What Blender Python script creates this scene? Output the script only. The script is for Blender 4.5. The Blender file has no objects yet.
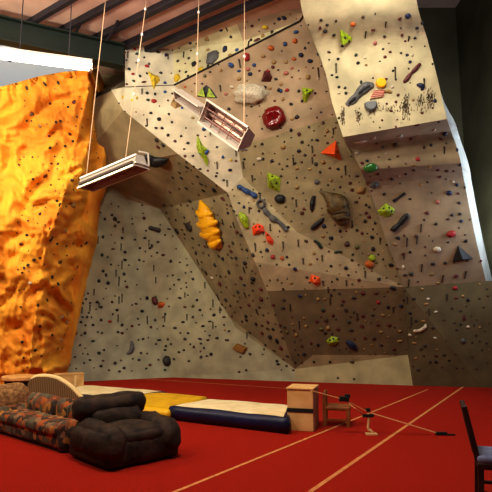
import bpy, bmesh, math, random
from mathutils import Vector, Matrix, noise
from mathutils.bvhtree import BVHTree
from mathutils.geometry import tessellate_polygon
random.seed(7)
R = math.radians
scene = bpy.context.scene
COL = scene.collection

# ------------------------------------------------------------------ camera
F = 524.0; CX = CY = 246.0; CAMH = 1.6
PITCH = math.atan((322.0 - 246.0) / F)
CAM = Vector((0, 0, CAMH))
FW = Vector((0, math.cos(PITCH), math.sin(PITCH)))
UP = Vector((0, -math.sin(PITCH), math.cos(PITCH)))
def ray(px, py):
    return FW + Vector((1, 0, 0)) * ((px - CX) / F) + UP * ((CY - py) / F)
def at(px, py, Y):
    d = ray(px, py); return CAM + d * (Y / d.y)
def flo(px, py, z=0.0):
    d = ray(px, py); return CAM + d * ((z - CAMH) / d.z)
cam_d = bpy.data.cameras.new('camera'); cam = bpy.data.objects.new('camera', cam_d); COL.objects.link(cam)
cam.location = CAM; cam.rotation_euler = (math.pi / 2 + PITCH, 0, 0)
cam_d.sensor_width = 36; cam_d.lens = F / 492.0 * 36.0; cam_d.clip_end = 100
scene.camera = cam

# ------------------------------------------------------------------ materials
def srgb(r, g, b):
    f = lambda c: (c / 12.92 if c <= .04045 else ((c + .055) / 1.055) ** 2.4)
    return (f(r / 255), f(g / 255), f(b / 255), 1)
_m = {}
def mat(name, rgb, rough=.6, metal=0, rgb2=None, scale=6.0, bump=0.0, bscale=40.0, spec=.4, emit=None, estr=0, detail=4):
    if name in _m: return _m[name]
    m = bpy.data.materials.new(name); m.use_nodes = True; nt = m.node_tree
    b = nt.nodes['Principled BSDF']
    b.inputs['Base Color'].default_value = srgb(*rgb)
    b.inputs['Roughness'].default_value = rough; b.inputs['Metallic'].default_value = metal
    b.inputs['Specular IOR Level'].default_value = spec
    tc = nt.nodes.new('ShaderNodeTexCoord')
    if rgb2:
        n = nt.nodes.new('ShaderNodeTexNoise'); n.inputs['Scale'].default_value = scale; n.inputs['Detail'].default_value = detail
        nt.links.new(tc.outputs['Object'], n.inputs['Vector'])
        cr = nt.nodes.new('ShaderNodeValToRGB')
        cr.color_ramp.elements[0].position = .35; cr.color_ramp.elements[0].color = srgb(*rgb2)
        cr.color_ramp.elements[1].position = .65; cr.color_ramp.elements[1].color = srgb(*rgb)
        nt.links.new(n.outputs['Fac'], cr.inputs['Fac']); nt.links.new(cr.outputs['Color'], b.inputs['Base Color'])
    if bump:
        n2 = nt.nodes.new('ShaderNodeTexNoise'); n2.inputs['Scale'].default_value = bscale; n2.inputs['Detail'].default_value = 5
        nt.links.new(tc.outputs['Object'], n2.inputs['Vector'])
        bp = nt.nodes.new('ShaderNodeBump'); bp.inputs['Strength'].default_value = bump; bp.inputs['Distance'].default_value = .02
        nt.links.new(n2.outputs['Fac'], bp.inputs['Height']); nt.links.new(bp.outputs['Normal'], b.inputs['Normal'])
    if emit:
        b.inputs['Emission Color'].default_value = srgb(*emit); b.inputs['Emission Strength'].default_value = estr
    _m[name] = m; return m

def floral():
    m = mat('floral_fabric', (120, 80, 55), .9)
    nt = m.node_tree; b = nt.nodes['Principled BSDF']
    tc = nt.nodes.new('ShaderNodeTexCoord')
    nz = nt.nodes.new('ShaderNodeTexNoise'); nz.inputs['Scale'].default_value = 7; nz.inputs['Detail'].default_value = 3
    mx = nt.nodes.new('ShaderNodeMixRGB'); mx.inputs['Fac'].default_value = .16
    nt.links.new(tc.outputs['Object'], nz.inputs['Vector'])
    nt.links.new(tc.outputs['Object'], mx.inputs[1]); nt.links.new(nz.outputs['Color'], mx.inputs[2])
    v = nt.nodes.new('ShaderNodeTexVoronoi'); v.inputs['Scale'].default_value = 13
    nt.links.new(mx.outputs['Color'], v.inputs['Vector'])
    sep = nt.nodes.new('ShaderNodeSeparateColor'); nt.links.new(v.outputs['Color'], sep.inputs['Color'])
    cr = nt.nodes.new('ShaderNodeValToRGB'); cr.color_ramp.interpolation = 'CONSTANT'
    stops = [(0, (74, 56, 44)), (.22, (186, 104, 52)), (.36, (112, 104, 84)), (.5, (140, 82, 48)), (.64, (204, 142, 72)), (.74, (98, 84, 66)), (.88, (160, 122, 90))]
    e = cr.color_ramp.elements
    e[0].position = 0; e[0].color = srgb(*stops[0][1]); e[1].position = stops[1][0]; e[1].color = srgb(*stops[1][1])
    for p, c in stops[2:]:
        x = e.new(p); x.color = srgb(*c)
    nt.links.new(sep.outputs['Red'], cr.inputs['Fac'])
    n3 = nt.nodes.new('ShaderNodeTexNoise'); n3.inputs['Scale'].default_value = 26
    nt.links.new(tc.outputs['Object'], n3.inputs['Vector'])
    m2 = nt.nodes.new('ShaderNodeMixRGB'); m2.blend_type = 'MULTIPLY'; m2.inputs['Fac'].default_value = .55
    nt.links.new(cr.outputs['Color'], m2.inputs[1]); nt.links.new(n3.outputs['Color'], m2.inputs[2])
    nt.links.new(m2.outputs['Color'], b.inputs['Base Color'])
    return m

def wallmat(name, rgb, k=.86):
    g = sum(rgb) / 3; rgb = (rgb[0] * .76 + g * .24, rgb[1] * .78 + g * .235, rgb[2] * .8 + g * .2)
    return mat(name, rgb, .85, rgb2=tuple(c * k for c in rgb), scale=2.2, bump=.35, bscale=55, spec=.2, detail=8)

# ------------------------------------------------------------------ mesh helpers
class MB:
    def __init__(s): s.v = []; s.f = []
    def add(s, vs, fs):
        o = len(s.v); s.v += [tuple(v) for v in vs]; s.f += [tuple(i + o for i in f) for f in fs]; return s
    def box(s, c, size, M=None):
        cx, cy, cz = c; a, b, d = size[0] / 2, size[1] / 2, size[2] / 2
        vs = [Vector((cx + i * a, cy + j * b, cz + k * d)) for k in (-1, 1) for j in (-1, 1) for i in (-1, 1)]
        if M: vs = [M @ v for v in vs]
        return s.add(vs, [(0, 2, 3, 1), (4, 5, 7, 6), (0, 1, 5, 4), (2, 6, 7, 3), (0, 4, 6, 2), (1, 3, 7, 5)])
    def bar(s, p, q, w, h=None, up=(0, 0, 1)):
        h = h or w; p = Vector(p); q = Vector(q); d = (q - p).normalized(); u = Vector(up)
        if abs(d.dot(u)) > .99: u = Vector((0, 1, 0))
        x = d.cross(u).normalized(); z = x.cross(d)
        vs = [e + x * (i * w / 2) + z * (k * h / 2) for e in (p, q) for i, k in ((-1, -1), (1, -1), (1, 1), (-1, 1))]
        return s.add(vs, [(0, 1, 2, 3), (7, 6, 5, 4), (0, 4, 5, 1), (1, 5, 6, 2), (2, 6, 7, 3), (3, 7, 4, 0)])
    def tube(s, pts, r, n=8, flat=1.0, nrm=None, caps=True):
        pts = [Vector(p) for p in pts]; rs = r if isinstance(r, (list, tuple)) else [r] * len(pts)
        vs = []; fs = []
        u = Vector(nrm) if nrm else None
        for i, p in enumerate(pts):
            d = (pts[min(i + 1, len(pts) - 1)] - pts[max(i - 1, 0)]).normalized()
            if u is None:
                u0 = Vector((0, 0, 1)) if abs(d.z) < .9 else Vector((0, 1, 0))
            else: u0 = u
            x = d.cross(u0).normalized(); z = x.cross(d).normalized()
            for k in range(n):
                a = 2 * math.pi * k / n
                vs.append(p + x * (math.cos(a) * rs[i]) + z * (math.sin(a) * rs[i] * flat))
        for i in range(len(pts) - 1):
            for k in range(n):
                fs.append((i * n + k, i * n + (k + 1) % n, (i + 1) * n + (k + 1) % n, (i + 1) * n + k))
        if caps:
            fs.append(tuple(reversed(range(n)))); fs.append(tuple((len(pts) - 1) * n + k for k in range(n)))
        return s.add(vs, fs)
    def cyl(s, c, r, h, n=20, r2=None):
        r2 = r if r2 is None else r2
        vs = [(c[0] + rr * math.cos(2 * math.pi * k / n), c[1] + rr * math.sin(2 * math.pi * k / n), c[2] + z) for rr, z in ((r, 0), (r2, h)) for k in range(n)]
        return s.add(vs, [(k, (k + 1) % n, n + (k + 1) % n, n + k) for k in range(n)] + [tuple(reversed(range(n))), tuple(range(n, 2 * n))])
    def cushion(s, c, half, r, puff=(0, 0, 0), wr=0.0, n=10, seed=0, M=None, wf=5.0):
        # rounded, puffed box
        half = Vector(half); cs = [-math.cos(math.pi * i / n) for i in range(n + 1)]
        for ax in range(3):
            for sg in (-1, 1):
                vs = []; fs = []
                for i in range(n + 1):
                    for j in range(n + 1):
                        q = [0, 0, 0]; q[ax] = sg; q[(ax + 1) % 3] = cs[i]; q[(ax + 2) % 3] = cs[j]
                        P = Vector((q[0] * half.x, q[1] * half.y, q[2] * half.z))
                        core = Vector([max(-(half[t] - r), min(half[t] - r, P[t])) for t in range(3)])
                        d = P - core
                        if d.length > 1e-6: P = core + d.normalized() * min(r, d.length) if d.length > r else P
                        for t in range(3):
                            a, b = (t + 1) % 3, (t + 2) % 3
                            P[t] += puff[t] * q[t] * (1 - q[a] ** 2) * (1 - q[b] ** 2)
                        if wr:
                            nn = noise.noise(P * wf + Vector((seed * 7.1, 0, 0))) * wr + noise.noise(P * wf * 2.7 + Vector((seed, 3, 0))) * wr * .5
                            P += (P.normalized() if P.length else Vector()) * nn
                        P = P + Vector(c)
                        vs.append(M @ P if M else P)
                for i in range(n):
                    for j in range(n):
                        a = i * (n + 1) + j
                        f = (a, a + n + 1, a + n + 2, a + 1)
                        fs.append(f if sg > 0 else tuple(reversed(f)))
                s.add(vs, fs)
        return s
    def mesh(s, name, m, smooth=False, weld=True):
        me = bpy.data.meshes.new(name); me.from_pydata(s.v, [], s.f)
        bm = bmesh.new(); bm.from_mesh(me)
        if weld: bmesh.ops.remove_doubles(bm, verts=bm.verts, dist=1e-5)
        bmesh.ops.recalc_face_normals(bm, faces=bm.faces); bm.to_mesh(me); bm.free()
        if m: me.materials.append(m)
        for p in me.polygons: p.use_smooth = smooth
        me.update(); return me
    def build(s, name, m, parent=None, smooth=False, bevel=0, weld=True):
        return obj(name, s.mesh(name, m, smooth, weld), parent, bevel)
def obj(name, me, parent=None, bevel=0):
    o = bpy.data.objects.new(name, me); COL.objects.link(o)
    if parent:
        o.parent = parent
        o.matrix_parent_inverse = parent.matrix_basis.inverted()
    if bevel:
        b = o.modifiers.new('bevel', 'BEVEL'); b.width = bevel; b.segments = 2; b.limit_method = 'ANGLE'
    return o
def tag(o, label=None, cat=None, group=None, kind=None):
    if label: o['label'] = label
    if cat: o['category'] = cat
    if group: o['group'] = group
    if kind: o['kind'] = kind
    return o
def empty(name, loc=(0, 0, 0), rz=0, label=None, cat=None, group=None):
    o = bpy.data.objects.new(name, None); COL.objects.link(o); o.location = loc; o.rotation_euler = (0, 0, rz)
    o.empty_display_size = .1
    bpy.context.view_layer.update()
    return tag(o, label, cat, group)
def part(mb, name, m, parent, smooth=False, bevel=0, label=None):
    # geometry given in the parent's local frame
    o = bpy.data.objects.new(name, mb.mesh(name, m, smooth)); COL.objects.link(o); o.parent = parent
    if bevel:
        b = o.modifiers.new('bevel', 'BEVEL'); b.width = bevel; b.segments = 3; b.limit_method = 'ANGLE'
    if label: o['label'] = label
    return o

# ------------------------------------------------------------------ room shell
CEIL = 8.3
M_floor = mat('red_carpet', (170, 40, 22), .95, rgb2=(142, 28, 15), scale=60, bump=.5, bscale=160, spec=.1, detail=8)
def slab(name, x0, x1, y0, y1, z0, z1, m):
    o = MB().box(((x0 + x1) / 2, (y0 + y1) / 2, (z0 + z1) / 2), (x1 - x0, y1 - y0, z1 - z0)).build(name, m)
    return tag(o, kind='structure')
floor = slab('floor', -9, 7.2, -4, 16.4, -.2, 0, M_floor)
M_ceil = mat('ceiling_lining', (206, 176, 160), .9, rgb2=(184, 152, 138), scale=1.2, bump=.2, bscale=8)
ceiling = slab('ceiling', -9, 3.3, -1, 16.4, CEIL, CEIL + .15, M_ceil)
ceiling_2 = slab('ceiling', 3.3, 7.2, -1, 16.4, 12, 12.15, M_ceil)
M_room = mat('hall_wall_paint', (118, 112, 88), .9, rgb2=(98, 92, 70), scale=.7, bump=.1)
wall_back = slab('wall_back', -9, 7.2, 16.2, 16.4, 0, 12, M_room)
wall_right = slab('wall_right', 7.0, 7.2, -1, 16.2, 0, 12, M_room)
bulkhead = slab('trim_1', 3.2, 3.3, -1, 16.2, CEIL + .15, 12, M_room)
wall_left = slab('wall_left', -9.2, -9, -1, 16.4, 0, CEIL, M_room)

M_line = mat('floor_line_paint', (214, 150, 92), .8, rgb2=(190, 120, 70), scale=14)
def floor_line(p, q, w=.05):
    a = flo(*p); b = flo(*q); d = (b - a).normalized(); x = Vector((-d.y, d.x, 0)) * w / 2
    n = 12; vs = []; fs = []
    for i in range(n + 1):
        c = a.lerp(b, i / n); vs += [c + x + Vector((0, 0, .003)), c - x + Vector((0, 0, .003))]
    fs = [(2 * i, 2 * i + 1, 2 * i + 3, 2 * i + 2) for i in range(n)]
    return MB().add(vs, fs).build('floor_line', M_line, floor)
floor_line((165, 496), (428, 389.5), .045)
floor_line((310, 492), (463, 387), .05)
floor_line((140, 378.6), (300, 389.5), .05)

# ------------------------------------------------------------------ the grey climbing wall
V = {}
def P(n, px, py, Y): V[n] = at(px, py, Y)
def PF(n, px, py): V[n] = flo(px, py)
# left slab and its top edge
P('s0', 70, 174, 14.75); P('s1', 113, 187, 15.2); P('s2', 129, 200, 15.45); P('s3', 160, 209, 15.6)
P('s4', 230, 318, 15.05); P('s5', 236, 328, 15.0); P('t', 295, 369, 14.62); P('sm', 150, 300, 15.85)
PF('b0', 40, 383.5); PF('b1', 172, 377.4); PF('b2', 295, 381.6); PF('b3', 413, 385.6); PF('b4', 505, 388)
V['b4'].x = 6.95
# overhang prow
P('c1', 125, 43, 11.95); P('c2', 173, 50, 12.2); P('c3', 174, 85, 12.1); P('c4', 125, 87, 11.8)
P('n1', 111, 90, 12.5); P('n2', 123, 110, 12.0); P('q0', 178, 154, 12.3); P('q', 228, 193, 12.7)
P('m', 238, 147, 12.2); P('e1', 243, 177, 12.55)
P('d1', 237, 220, 12.85); P('d2', 255, 262, 13.2); P('d3', 267, 291, 13.62)
P('u1', 72, 108, 13.9); P('u2', 72, 50, 13.4); P('u3', 150, 60, 13.3); P('u4', 138, 94, 13.1)
# centre
P('k', 297, 232, 12.75); P('j', 404, 287, 13.15); P('g1', 313, 355, 14.5); P('g2', 408, 355, 13.8)
P('f1', 337, 116, 11.45); P('i1', 300, 21, 10.6); P('i2', 235, 17, 10.95); P('i3', 243, 41, 11.3); P('i4', 240, -6, 10.6)
# column J rows: (left px,py,Y) (right px,py,Y)
JR = [((297, -25, 9.2), (410, -40, 8.95)), ((303, 15, 9.8), (418, 8, 9.5)), ((316, 47, 10.45), (427, 38, 10.2)), ((326, 75, 10.6), (436, 72, 10.35)),
      ((332, 103, 10.7), (442, 98, 10.45)), ((343, 137, 10.7), (447, 119, 10.42)), ((347, 146, 11.2), (451, 131, 10.95)),
      ((355, 158, 11.3), (457, 148, 11.05)), ((361, 170, 11.35), (461, 163, 11.1)), ((367, 186, 11.85), (464, 180, 11.6)),
      ((386, 240, 12.4), (475, 235, 12.2)), ((404, 287, 13.15), (486, 281, 12.9))]
for i, (l, r) in enumerate(JR):
    P('jl%d' % i, *l); P('jr%d' % i, *r)
def on_plane(n, px, py, a, b, c):
    nn = (V[b] - V[a]).cross(V[c] - V[a]).normalized(); d = ray(px, py)
    V[n] = CAM + d * ((V[a] - CAM).dot(nn) / d.dot(nn))
on_plane('j', 404, 287, 't', 'g2', 'd3'); on_plane('g1', 313, 355, 't', 'g2', 'd3')
V['jl11'] = V['j'].copy()
print('j', V['j'], 'g1', V['g1'])
for i, y in ((0, 10.3), (1, 10.5), (2, 10.85), (3, 11.1), (4, 11.33), (5, 11.62), (6, 11.7), (7, 11.8), (8, 11.9), (9, 12.05), (10, 12.55)):
    P('fl%d' % i, JR[i][0][0] + .6, JR[i][0][1], y)
V['fl11'] = V['j'].copy()
WM = {  # panel tones carry shade in the paint: undersides and lower right darker
 'slab': wallmat('slab_panel', (172, 170, 142)), 'slab2': wallmat('slab_panel_right', (172, 167, 136)),
 'nose': wallmat('prow_panel', (214, 200, 172)), 'under': wallmat('underside_panel_shaded', (160, 140, 104)),
 'dark': wallmat('flank_panel_shaded', (152, 136, 100)), 'up': wallmat('upper_panel', (210, 196, 150)),
 'mid': wallmat('upper_middle_panel', (182, 152, 120)), 'f': wallmat('middle_panel', (162, 143, 104)),
 'e': wallmat('lower_middle_panel', (190, 172, 134)), 'g': wallmat('lower_panel_shaded', (126, 106, 74)),
 'h': wallmat('right_base_shaded', (112, 96, 64)), 'base': wallmat('base_strip_panel', (178, 162, 118)),
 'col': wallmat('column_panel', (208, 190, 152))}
cw = empty('climbing_wall', flo(295, 381.6), 0, 'tall faceted grey-beige climbing wall covered in small holds along the back', 'climbing wall')
CWI = Matrix.Translation(-cw.location)
ALLV = []; ALLF = []; FACE_TAG = []
def facet(poly, m, label, name='wall_panel'):
    pts = [V[n] if isinstance(n, str) else n for n in poly]
    tris = tessellate_polygon([[Vector(((p - CAM).x / (p - CAM).dot(FW), (p - CAM).dot(UP) / (p - CAM).dot(FW), 0)) for p in pts]])
    o = len(ALLV); ALLV.extend(pts)
    ALLF.extend([tuple(i + o for i in t) for t in tris]); FACE_TAG.extend([label] * len(tris))
    mb = MB().add([CWI @ p for p in pts], tris)
    ob = part(mb, name, WM[m], cw, label=label)
    # face the camera
    me = ob.data
    bm = bmesh.new(); bm.from_mesh(me)
    for f in bm.faces:
        c = cw.location + f.calc_center_median()
        if f.normal.dot(CAM - c) < 0: f.normal_flip()
    bm.to_mesh(me); bm.free()
    return ob
facet(['b0', 'b1', 'sm', 's2', 's1', 's0'], 'slab', 'pale vertical slab panel beside the orange rock')
facet(['b1', 'b2', 't', 's5', 's4', 's3', 's2', 'sm'], 'slab2', 'pale lower slab panel with a slanting right edge')
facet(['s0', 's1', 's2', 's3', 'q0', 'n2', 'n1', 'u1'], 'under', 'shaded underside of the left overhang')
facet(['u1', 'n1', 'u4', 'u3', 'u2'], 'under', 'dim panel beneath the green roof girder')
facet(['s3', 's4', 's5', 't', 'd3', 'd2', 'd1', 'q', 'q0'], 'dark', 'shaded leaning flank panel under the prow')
facet(['c4', 'c3', 'm', 'e1', 'q', 'q0', 'n2'], 'nose', 'pale prow panel with a sharp diagonal lower edge')
facet(['n1', 'c4', 'n2'], 'nose', 'narrow nose panel at the left tip of the prow')
facet(['c1', 'c2', 'c3', 'c4'], 'nose', 'square pale panel at the top of the prow')
facet(['c2', 'i2', 'i3', 'i1', 'c3'], 'up', 'bright upper strip panel under the ceiling')
facet(['i2', 'i4', 'fl0', 'fl1', 'i1', 'i3'], 'mid', 'top panel beside the wavy column')
facet(['c3', 'i1', 'fl1', 'fl2', 'fl3', 'fl4', 'f1', 'm'], 'mid', 'pinkish upper middle panel below the black seam')
facet(['m', 'f1', 'fl5', 'fl6', 'fl7', 'fl8', 'fl9', 'fl10', 'k', 'e1'], 'f', 'yellowish middle panel left of the column')
facet(['k', 'fl10', 'j'], 'f', 'narrow triangular panel at the foot of the column')
facet(['e1', 'k', 'j', 'd3', 'd2', 'd1', 'q'], 'e', 'lighter diagonal panel below the middle')
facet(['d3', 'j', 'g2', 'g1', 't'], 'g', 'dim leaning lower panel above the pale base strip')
facet(['t', 'g1', 'g2', 'b3', 'b2'], 'base', 'plain pale base strip along the floor')
P('h1', 505, 279, 12.7); V['h1'].x = 6.95
PF('bm', 482, 387.4)
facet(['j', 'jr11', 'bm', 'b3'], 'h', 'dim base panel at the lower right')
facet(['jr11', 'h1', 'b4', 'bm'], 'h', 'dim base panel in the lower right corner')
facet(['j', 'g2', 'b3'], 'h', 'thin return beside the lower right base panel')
# column: smooth rows
def cr(p0, p1, p2, p3, t):
    return .5 * ((2 * p1) + (-p0 + p2) * t + (2 * p0 - 5 * p1 + 4 * p2 - p3) * t * t + (-p0 + 3 * p1 - 3 * p2 + p3) * t ** 3)
rows = []
NJ = len(JR)
for i in range(NJ - 1):
    sub = 4
    for k in range(sub):
        t = k / sub
        pr = []
        for s in 'lr':
            g = lambda a: V['j%s%d' % (s, max(0, min(NJ - 1, a)))]
            if i in (4, 5) : pr.append(g(i).lerp(g(i + 1), t))
            else: pr.append(cr(g(i - 1), g(i), g(i + 1), g(i + 2), t))
        rows.append(pr)
rows.append([V['jl%d' % (NJ - 1)], V['jr%d' % (NJ - 1)]])
NU = 8; vs = []; fs = []
for l, r in rows:
    for u in range(NU + 1): vs.append(l.lerp(r, u / NU))
W1 = NU + 1
for i in range(len(rows) - 1):
    for u in range(NU):
        fs.append((i * W1 + u, (i + 1) * W1 + u, (i + 1) * W1 + u + 1, i * W1 + u + 1))
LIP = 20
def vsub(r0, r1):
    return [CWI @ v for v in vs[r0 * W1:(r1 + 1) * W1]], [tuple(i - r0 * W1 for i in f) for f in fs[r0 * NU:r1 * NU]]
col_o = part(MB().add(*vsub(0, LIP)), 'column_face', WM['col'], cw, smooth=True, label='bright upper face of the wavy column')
col_u = part(MB().add(*vsub(LIP, len(rows) - 1)), 'column_face', wallmat('lower_column_shaded', (166, 142, 110)), cw, smooth=True, label='dimmer wavy lower face below the column lip')  # shade below the lip put into a darker base colour
o = len(ALLV); ALLV.extend(vs); ALLF.extend([tuple(i + o for i in f) for f in fs]); FACE_TAG.extend(['column'] * len(fs))
for co in (col_o, col_u):
    bm = bmesh.new(); bm.from_mesh(co.data)
    for e in bm.edges:
        if len(e.link_faces) == 2 and e.calc_face_angle(0) > R(32): e.smooth = False
    for f in bm.faces:
        if f.normal.dot(CAM - (cw.location + f.calc_center_median())) < 0: f.normal_flip()
    bm.to_mesh(co.data); bm.free()
# chamfered right side of the column, then a return to the back
vs = []; fs = []
for i, (l, r) in enumerate(rows):
    zz = r.z; kk = max(0.0, min(1.0, (6.9 - zz) / 1.1)); kk = kk * kk * (3 - 2 * kk)
    vs += [CWI @ r, CWI @ (r + Vector((.12 + .33 * kk, .60, .02))), CWI @ Vector((r.x + .6, 16.15, r.z))]
for i in range(len(rows) - 1):
    for u in range(2): fs.append((i * 3 + u, i * 3 + u + 1, (i + 1) * 3 + u + 1, (i + 1) * 3 + u))
part(MB().add(vs, fs), 'column_side', wallmat('column_side_panel', (190, 188, 178)), cw, label='narrow right flank of the wavy column')
# left flank of the column, back to the middle panels
lv = []; lf = []
for i in range(12): lv += [CWI @ V['jl%d' % i], CWI @ V['fl%d' % i]]
for i in range(11): lf.append((2 * i, 2 * i + 1, 2 * i + 3, 2 * i + 2))
part(MB().add(lv, lf), 'column_side', WM['f'], cw, label='narrow left flank of the wavy column')
# left return of the prow (faces the orange rock)
facet([V['c1'], V['c4'], V['u3'] + Vector((0, 1.2, -.3)), V['u3'] + Vector((0, 1.2, 1.2))], 'under', 'left return of the prow')
# joints between panels
M_seam = mat('seam_black', (38, 32, 28), .9)
def seam(a, b, w=.012):
    a = V[a] if isinstance(a, str) else a; b = V[b] if isinstance(b, str) else b
    off = (CAM - (a + b) / 2).normalized() * .012
    part(MB().bar(CWI @ (a + off), CWI @ (b + off), w, w), 'panel_joint', M_seam, cw)
seam('c3', 'i1', .03); seam('c4', 'c3', .012); seam('u1', 'n1', .025); seam('i1', 'fl1', .03)
bvh = BVHTree.FromPolygons(ALLV, ALLF)
def hit(px, py):
    d = ray(px, py).normalized()
    loc, n, i, dist = bvh.ray_cast(CAM, d)
    if loc is None: return None
    if n.dot(d) > 0: n = -n
    return loc, n, i
def plane_hit(px, py, loc, n):
    d = ray(px, py); den = d.dot(n)
    if abs(den) < 1e-4: den = -1e-4
    return CAM + d * ((loc - CAM).dot(n) / den)

# rubber scuffs on the column above its lip
M_scuff = mat('rubber_scuff', (40, 31, 24), .95, rgb2=(104, 84, 62), scale=9)
sc = MB(); rs = random.Random(3)
for cx, cy, w, h, n in ((326, 120, 9, 20, 60), (343, 117, 5, 16, 34), (358, 117, 7, 14, 26), (372, 108, 9, 14, 34), (406, 106, 9, 22, 80), (421, 103, 8, 14, 34), (430, 99, 10, 18, 66), (392, 109, 40, 6, 30)):
    for _ in range(int(n * 2.2)):
        x = rs.gauss(cx, w / 4.2); y = rs.gauss(cy, h / 3.6); hh = hit(x, y)
        if not hh or FACE_TAG[hh[2]] != 'column': continue
        l, nn, _i = hh
        lx = rs.uniform(.25, .9); ly = rs.uniform(.6, 3.0)
        c = [plane_hit(x + sx * lx, y + sy * ly, l, nn) + nn * .004 for sx, sy in ((-.5, -.5), (.5, -.5), (.4, .5), (-.4, .5))]
        sc.add([CWI @ p for p in c], [(0, 1, 2, 3)])
part(sc, 'scuff_marks', M_scuff, cw, label='black rubber scuff patches above the column lip')

# ------------------------------------------------------------------ orange sculpted rock wall
_cr = random.Random(21)
CRD = [(_cr.uniform(0, math.pi), f, a, _cr.uniform(0, 9)) for f, a in ((.55, .34), (.7, .28), (.95, .22), (1.3, .15), (1.9, .10), (2.6, .08), (3.7, .055), (5.5, .03))]
def crumple(x, y):
    t = 0
    for an, f, a, ph in CRD:
        w = noise.noise(Vector((x * .8 + ph, y * .8, ph))) * .9
        v = (x * math.cos(an) + y * math.sin(an)) * f + ph + w * f
        t += a * abs((v % 1) - .5) * 2 * (.55 + .9 * noise.noise(Vector((x * .5, y * .5, ph * 3))))
    return t
def pl(x, tab):
    if x <= tab[0][0]: return tab[0][1]
    for (a, b), (c, d) in zip(tab, tab[1:]):
        if x <= c: return b + (d - b) * (x - a) / (c - a)
    return tab[-1][1]
edgeR = [(60, 98), (72, 98), (100, 96), (118, 100), (140, 104), (155, 105), (170, 101), (190, 93), (210, 90), (235, 88), (260, 83), (320, 74), (378, 66), (395, 64)]
ridge = [(60, 88), (95, 87), (130, 78), (160, 70), (200, 62), (240, 46), (300, 36), (395, 26)]
NRr, NC = 150, 70
ov = []; of = []
for i in range(NRr + 1):
    t = i / NRr
    for j in range(NC + 1):
        u = j / NC
        ptop = pl(-20 + u * 118, [(-20, 92), (15, 83), (40, 76), (62, 72), (98, 69)])
        py = ptop + (398 - ptop) * t
        px = -20 + (pl(py, edgeR) + 20 + 1.5 * noise.noise(Vector((py * .11, 0, 5)))) * u
        rp = pl(py, ridge)
        T = (py - 70) / 320
        Yr = 11.65 + .75 * T + .2 * math.sin(T * 9)
        if px < rp: Y = Yr + .10 - .35 * (1 - (px + 20) / (rp + 20)) * .5
        else:
            w = (px - rp) / max(4, pl(py, edgeR) - rp); Y = Yr + .10 + w * (.9 + .75 * min(1, max(0, T * 2.5))) + .3 * w ** 3
        q = Vector((px * .045, py * .045, 0))
        Y += -1.5 * crumple(q.x, q.y) * (.95 if px > rp else .6) + .5 + .02 * noise.noise(q * 7)
        Y = min(Y, 12.9 + 1.6 * max(0, T))
        p = at(px, py, Y)
        if p.z < -.03: p = Vector((p.x, p.y, -.03))
        ov.append(p)
for i in range(NRr):
    for j in range(NC):
        a = i * (NC + 1) + j; of.append((a, a + NC + 1, a + NC + 2, a + 1))
obvh = BVHTree.FromPolygons(ov, of)
# give it a back so that it is solid from the side
nb = len(ov); back = []
top = [j for j in range(NC + 1)]; right = [i * (NC + 1) + NC for i in range(NRr + 1)]
ring = top + right[1:]
ov2 = list(ov); of2 = list(of)
for k in ring: ov2.append(Vector((ov[k].x - .1, ov[k].y + 1.2, ov[k].z)))
for k in range(len(ring) - 1): of2.append((ring[k], ring[k + 1], nb + k + 1, nb + k))
M_rock = mat('orange_rock_paint', (236, 176, 62), .7, rgb2=(208, 130, 40), scale=1.1, bump=.5, bscale=14, spec=.25, detail=8)
rock_loc = flo(20, 392)
rock = empty('rock_climbing_wall', rock_loc, 0, 'orange sculpted rock climbing wall with crumpled folds at far left', 'climbing wall')
part(MB().add([v - rock_loc for v in ov2], of2), 'rock_face', M_rock, rock, smooth=True)

def anyhit(px, py):
    d = ray(px, py).normalized(); best = None
    for b in (bvh, obvh):
        loc, n, i, dist = b.ray_cast(CAM, d)
        if loc is not None and (best is None or dist < best[0]):
            best = (dist, loc, -n if n.dot(d) > 0 else n, i, b is obvh)
    return best

# ------------------------------------------------------------------ girder, purlins, lamps
M_sky = mat('roof_light_sheet', (200, 208, 214), .5, emit=(206, 218, 230), estr=.42)
rl = MB().box((0, 0, 0), (3.6, 3.4, .03)).build('roof_light', M_sky); rl.location = (-6.1, 13.2, CEIL - .016)
tag(rl, 'pale translucent roof light sheet just beyond the green girder', 'roof light')
M_girder = mat('girder_green', (15, 30, 20), .6, rgb2=(11, 23, 16), scale=3)
tL = flo(-10, 15, CEIL - .17); tR = flo(124, 46, CEIL - .17)
def ibeam(name, a, b, w, h, m, label=None, cat=None):
    base = (a + b) / 2; d = (b - a).normalized()
    e = empty(name, base, 0, label, cat)
    A = a - base; B = b - base; up = Vector((0, 0, 1))
    part(MB().bar(A - up * h / 2, B - up * h / 2, .03, h - .05), 'web', m, e)
    part(MB().bar(A - up * .02, B - up * .02, w, .04), 'flange', m, e)
    part(MB().bar(A - up * (h - .02), B - up * (h - .02), w, .04), 'flange', m, e)
    x = d.cross(up).normalized()
    for k in (.32, .62):
        c = A.lerp(B, k)
        part(MB().bar(c - up * .05 - x * w * .4, c - up * (h - .05) - x * w * .4, .03, .02), 'stiffener', m, e)
    return e
ibeam('roof_girder', tL, tR, .26, .56, M_girder, 'deep dark green steel girder crossing above the orange rock wall', 'roof beam')
M_purlin = mat('purlin_dark', (44, 40, 48), .6, rgb2=(34, 30, 36), scale=4)
pdir = Vector((-1.385, 1.01, 0)).normalized()
purl = [((28, 21), .16, 'thin dark roof purlin nearest the upper left corner'), ((72, 22), .16, 'dark roof purlin second from the upper left corner'),
        ((115, 26), .2, 'dark roof purlin crossing behind the left ropes'),
        ((153, 30), .24, 'broad dark roof purlin behind the middle rope'), ((186, 30), .2, 'dark roof purlin nearest the top of the climbing wall')]
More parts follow.
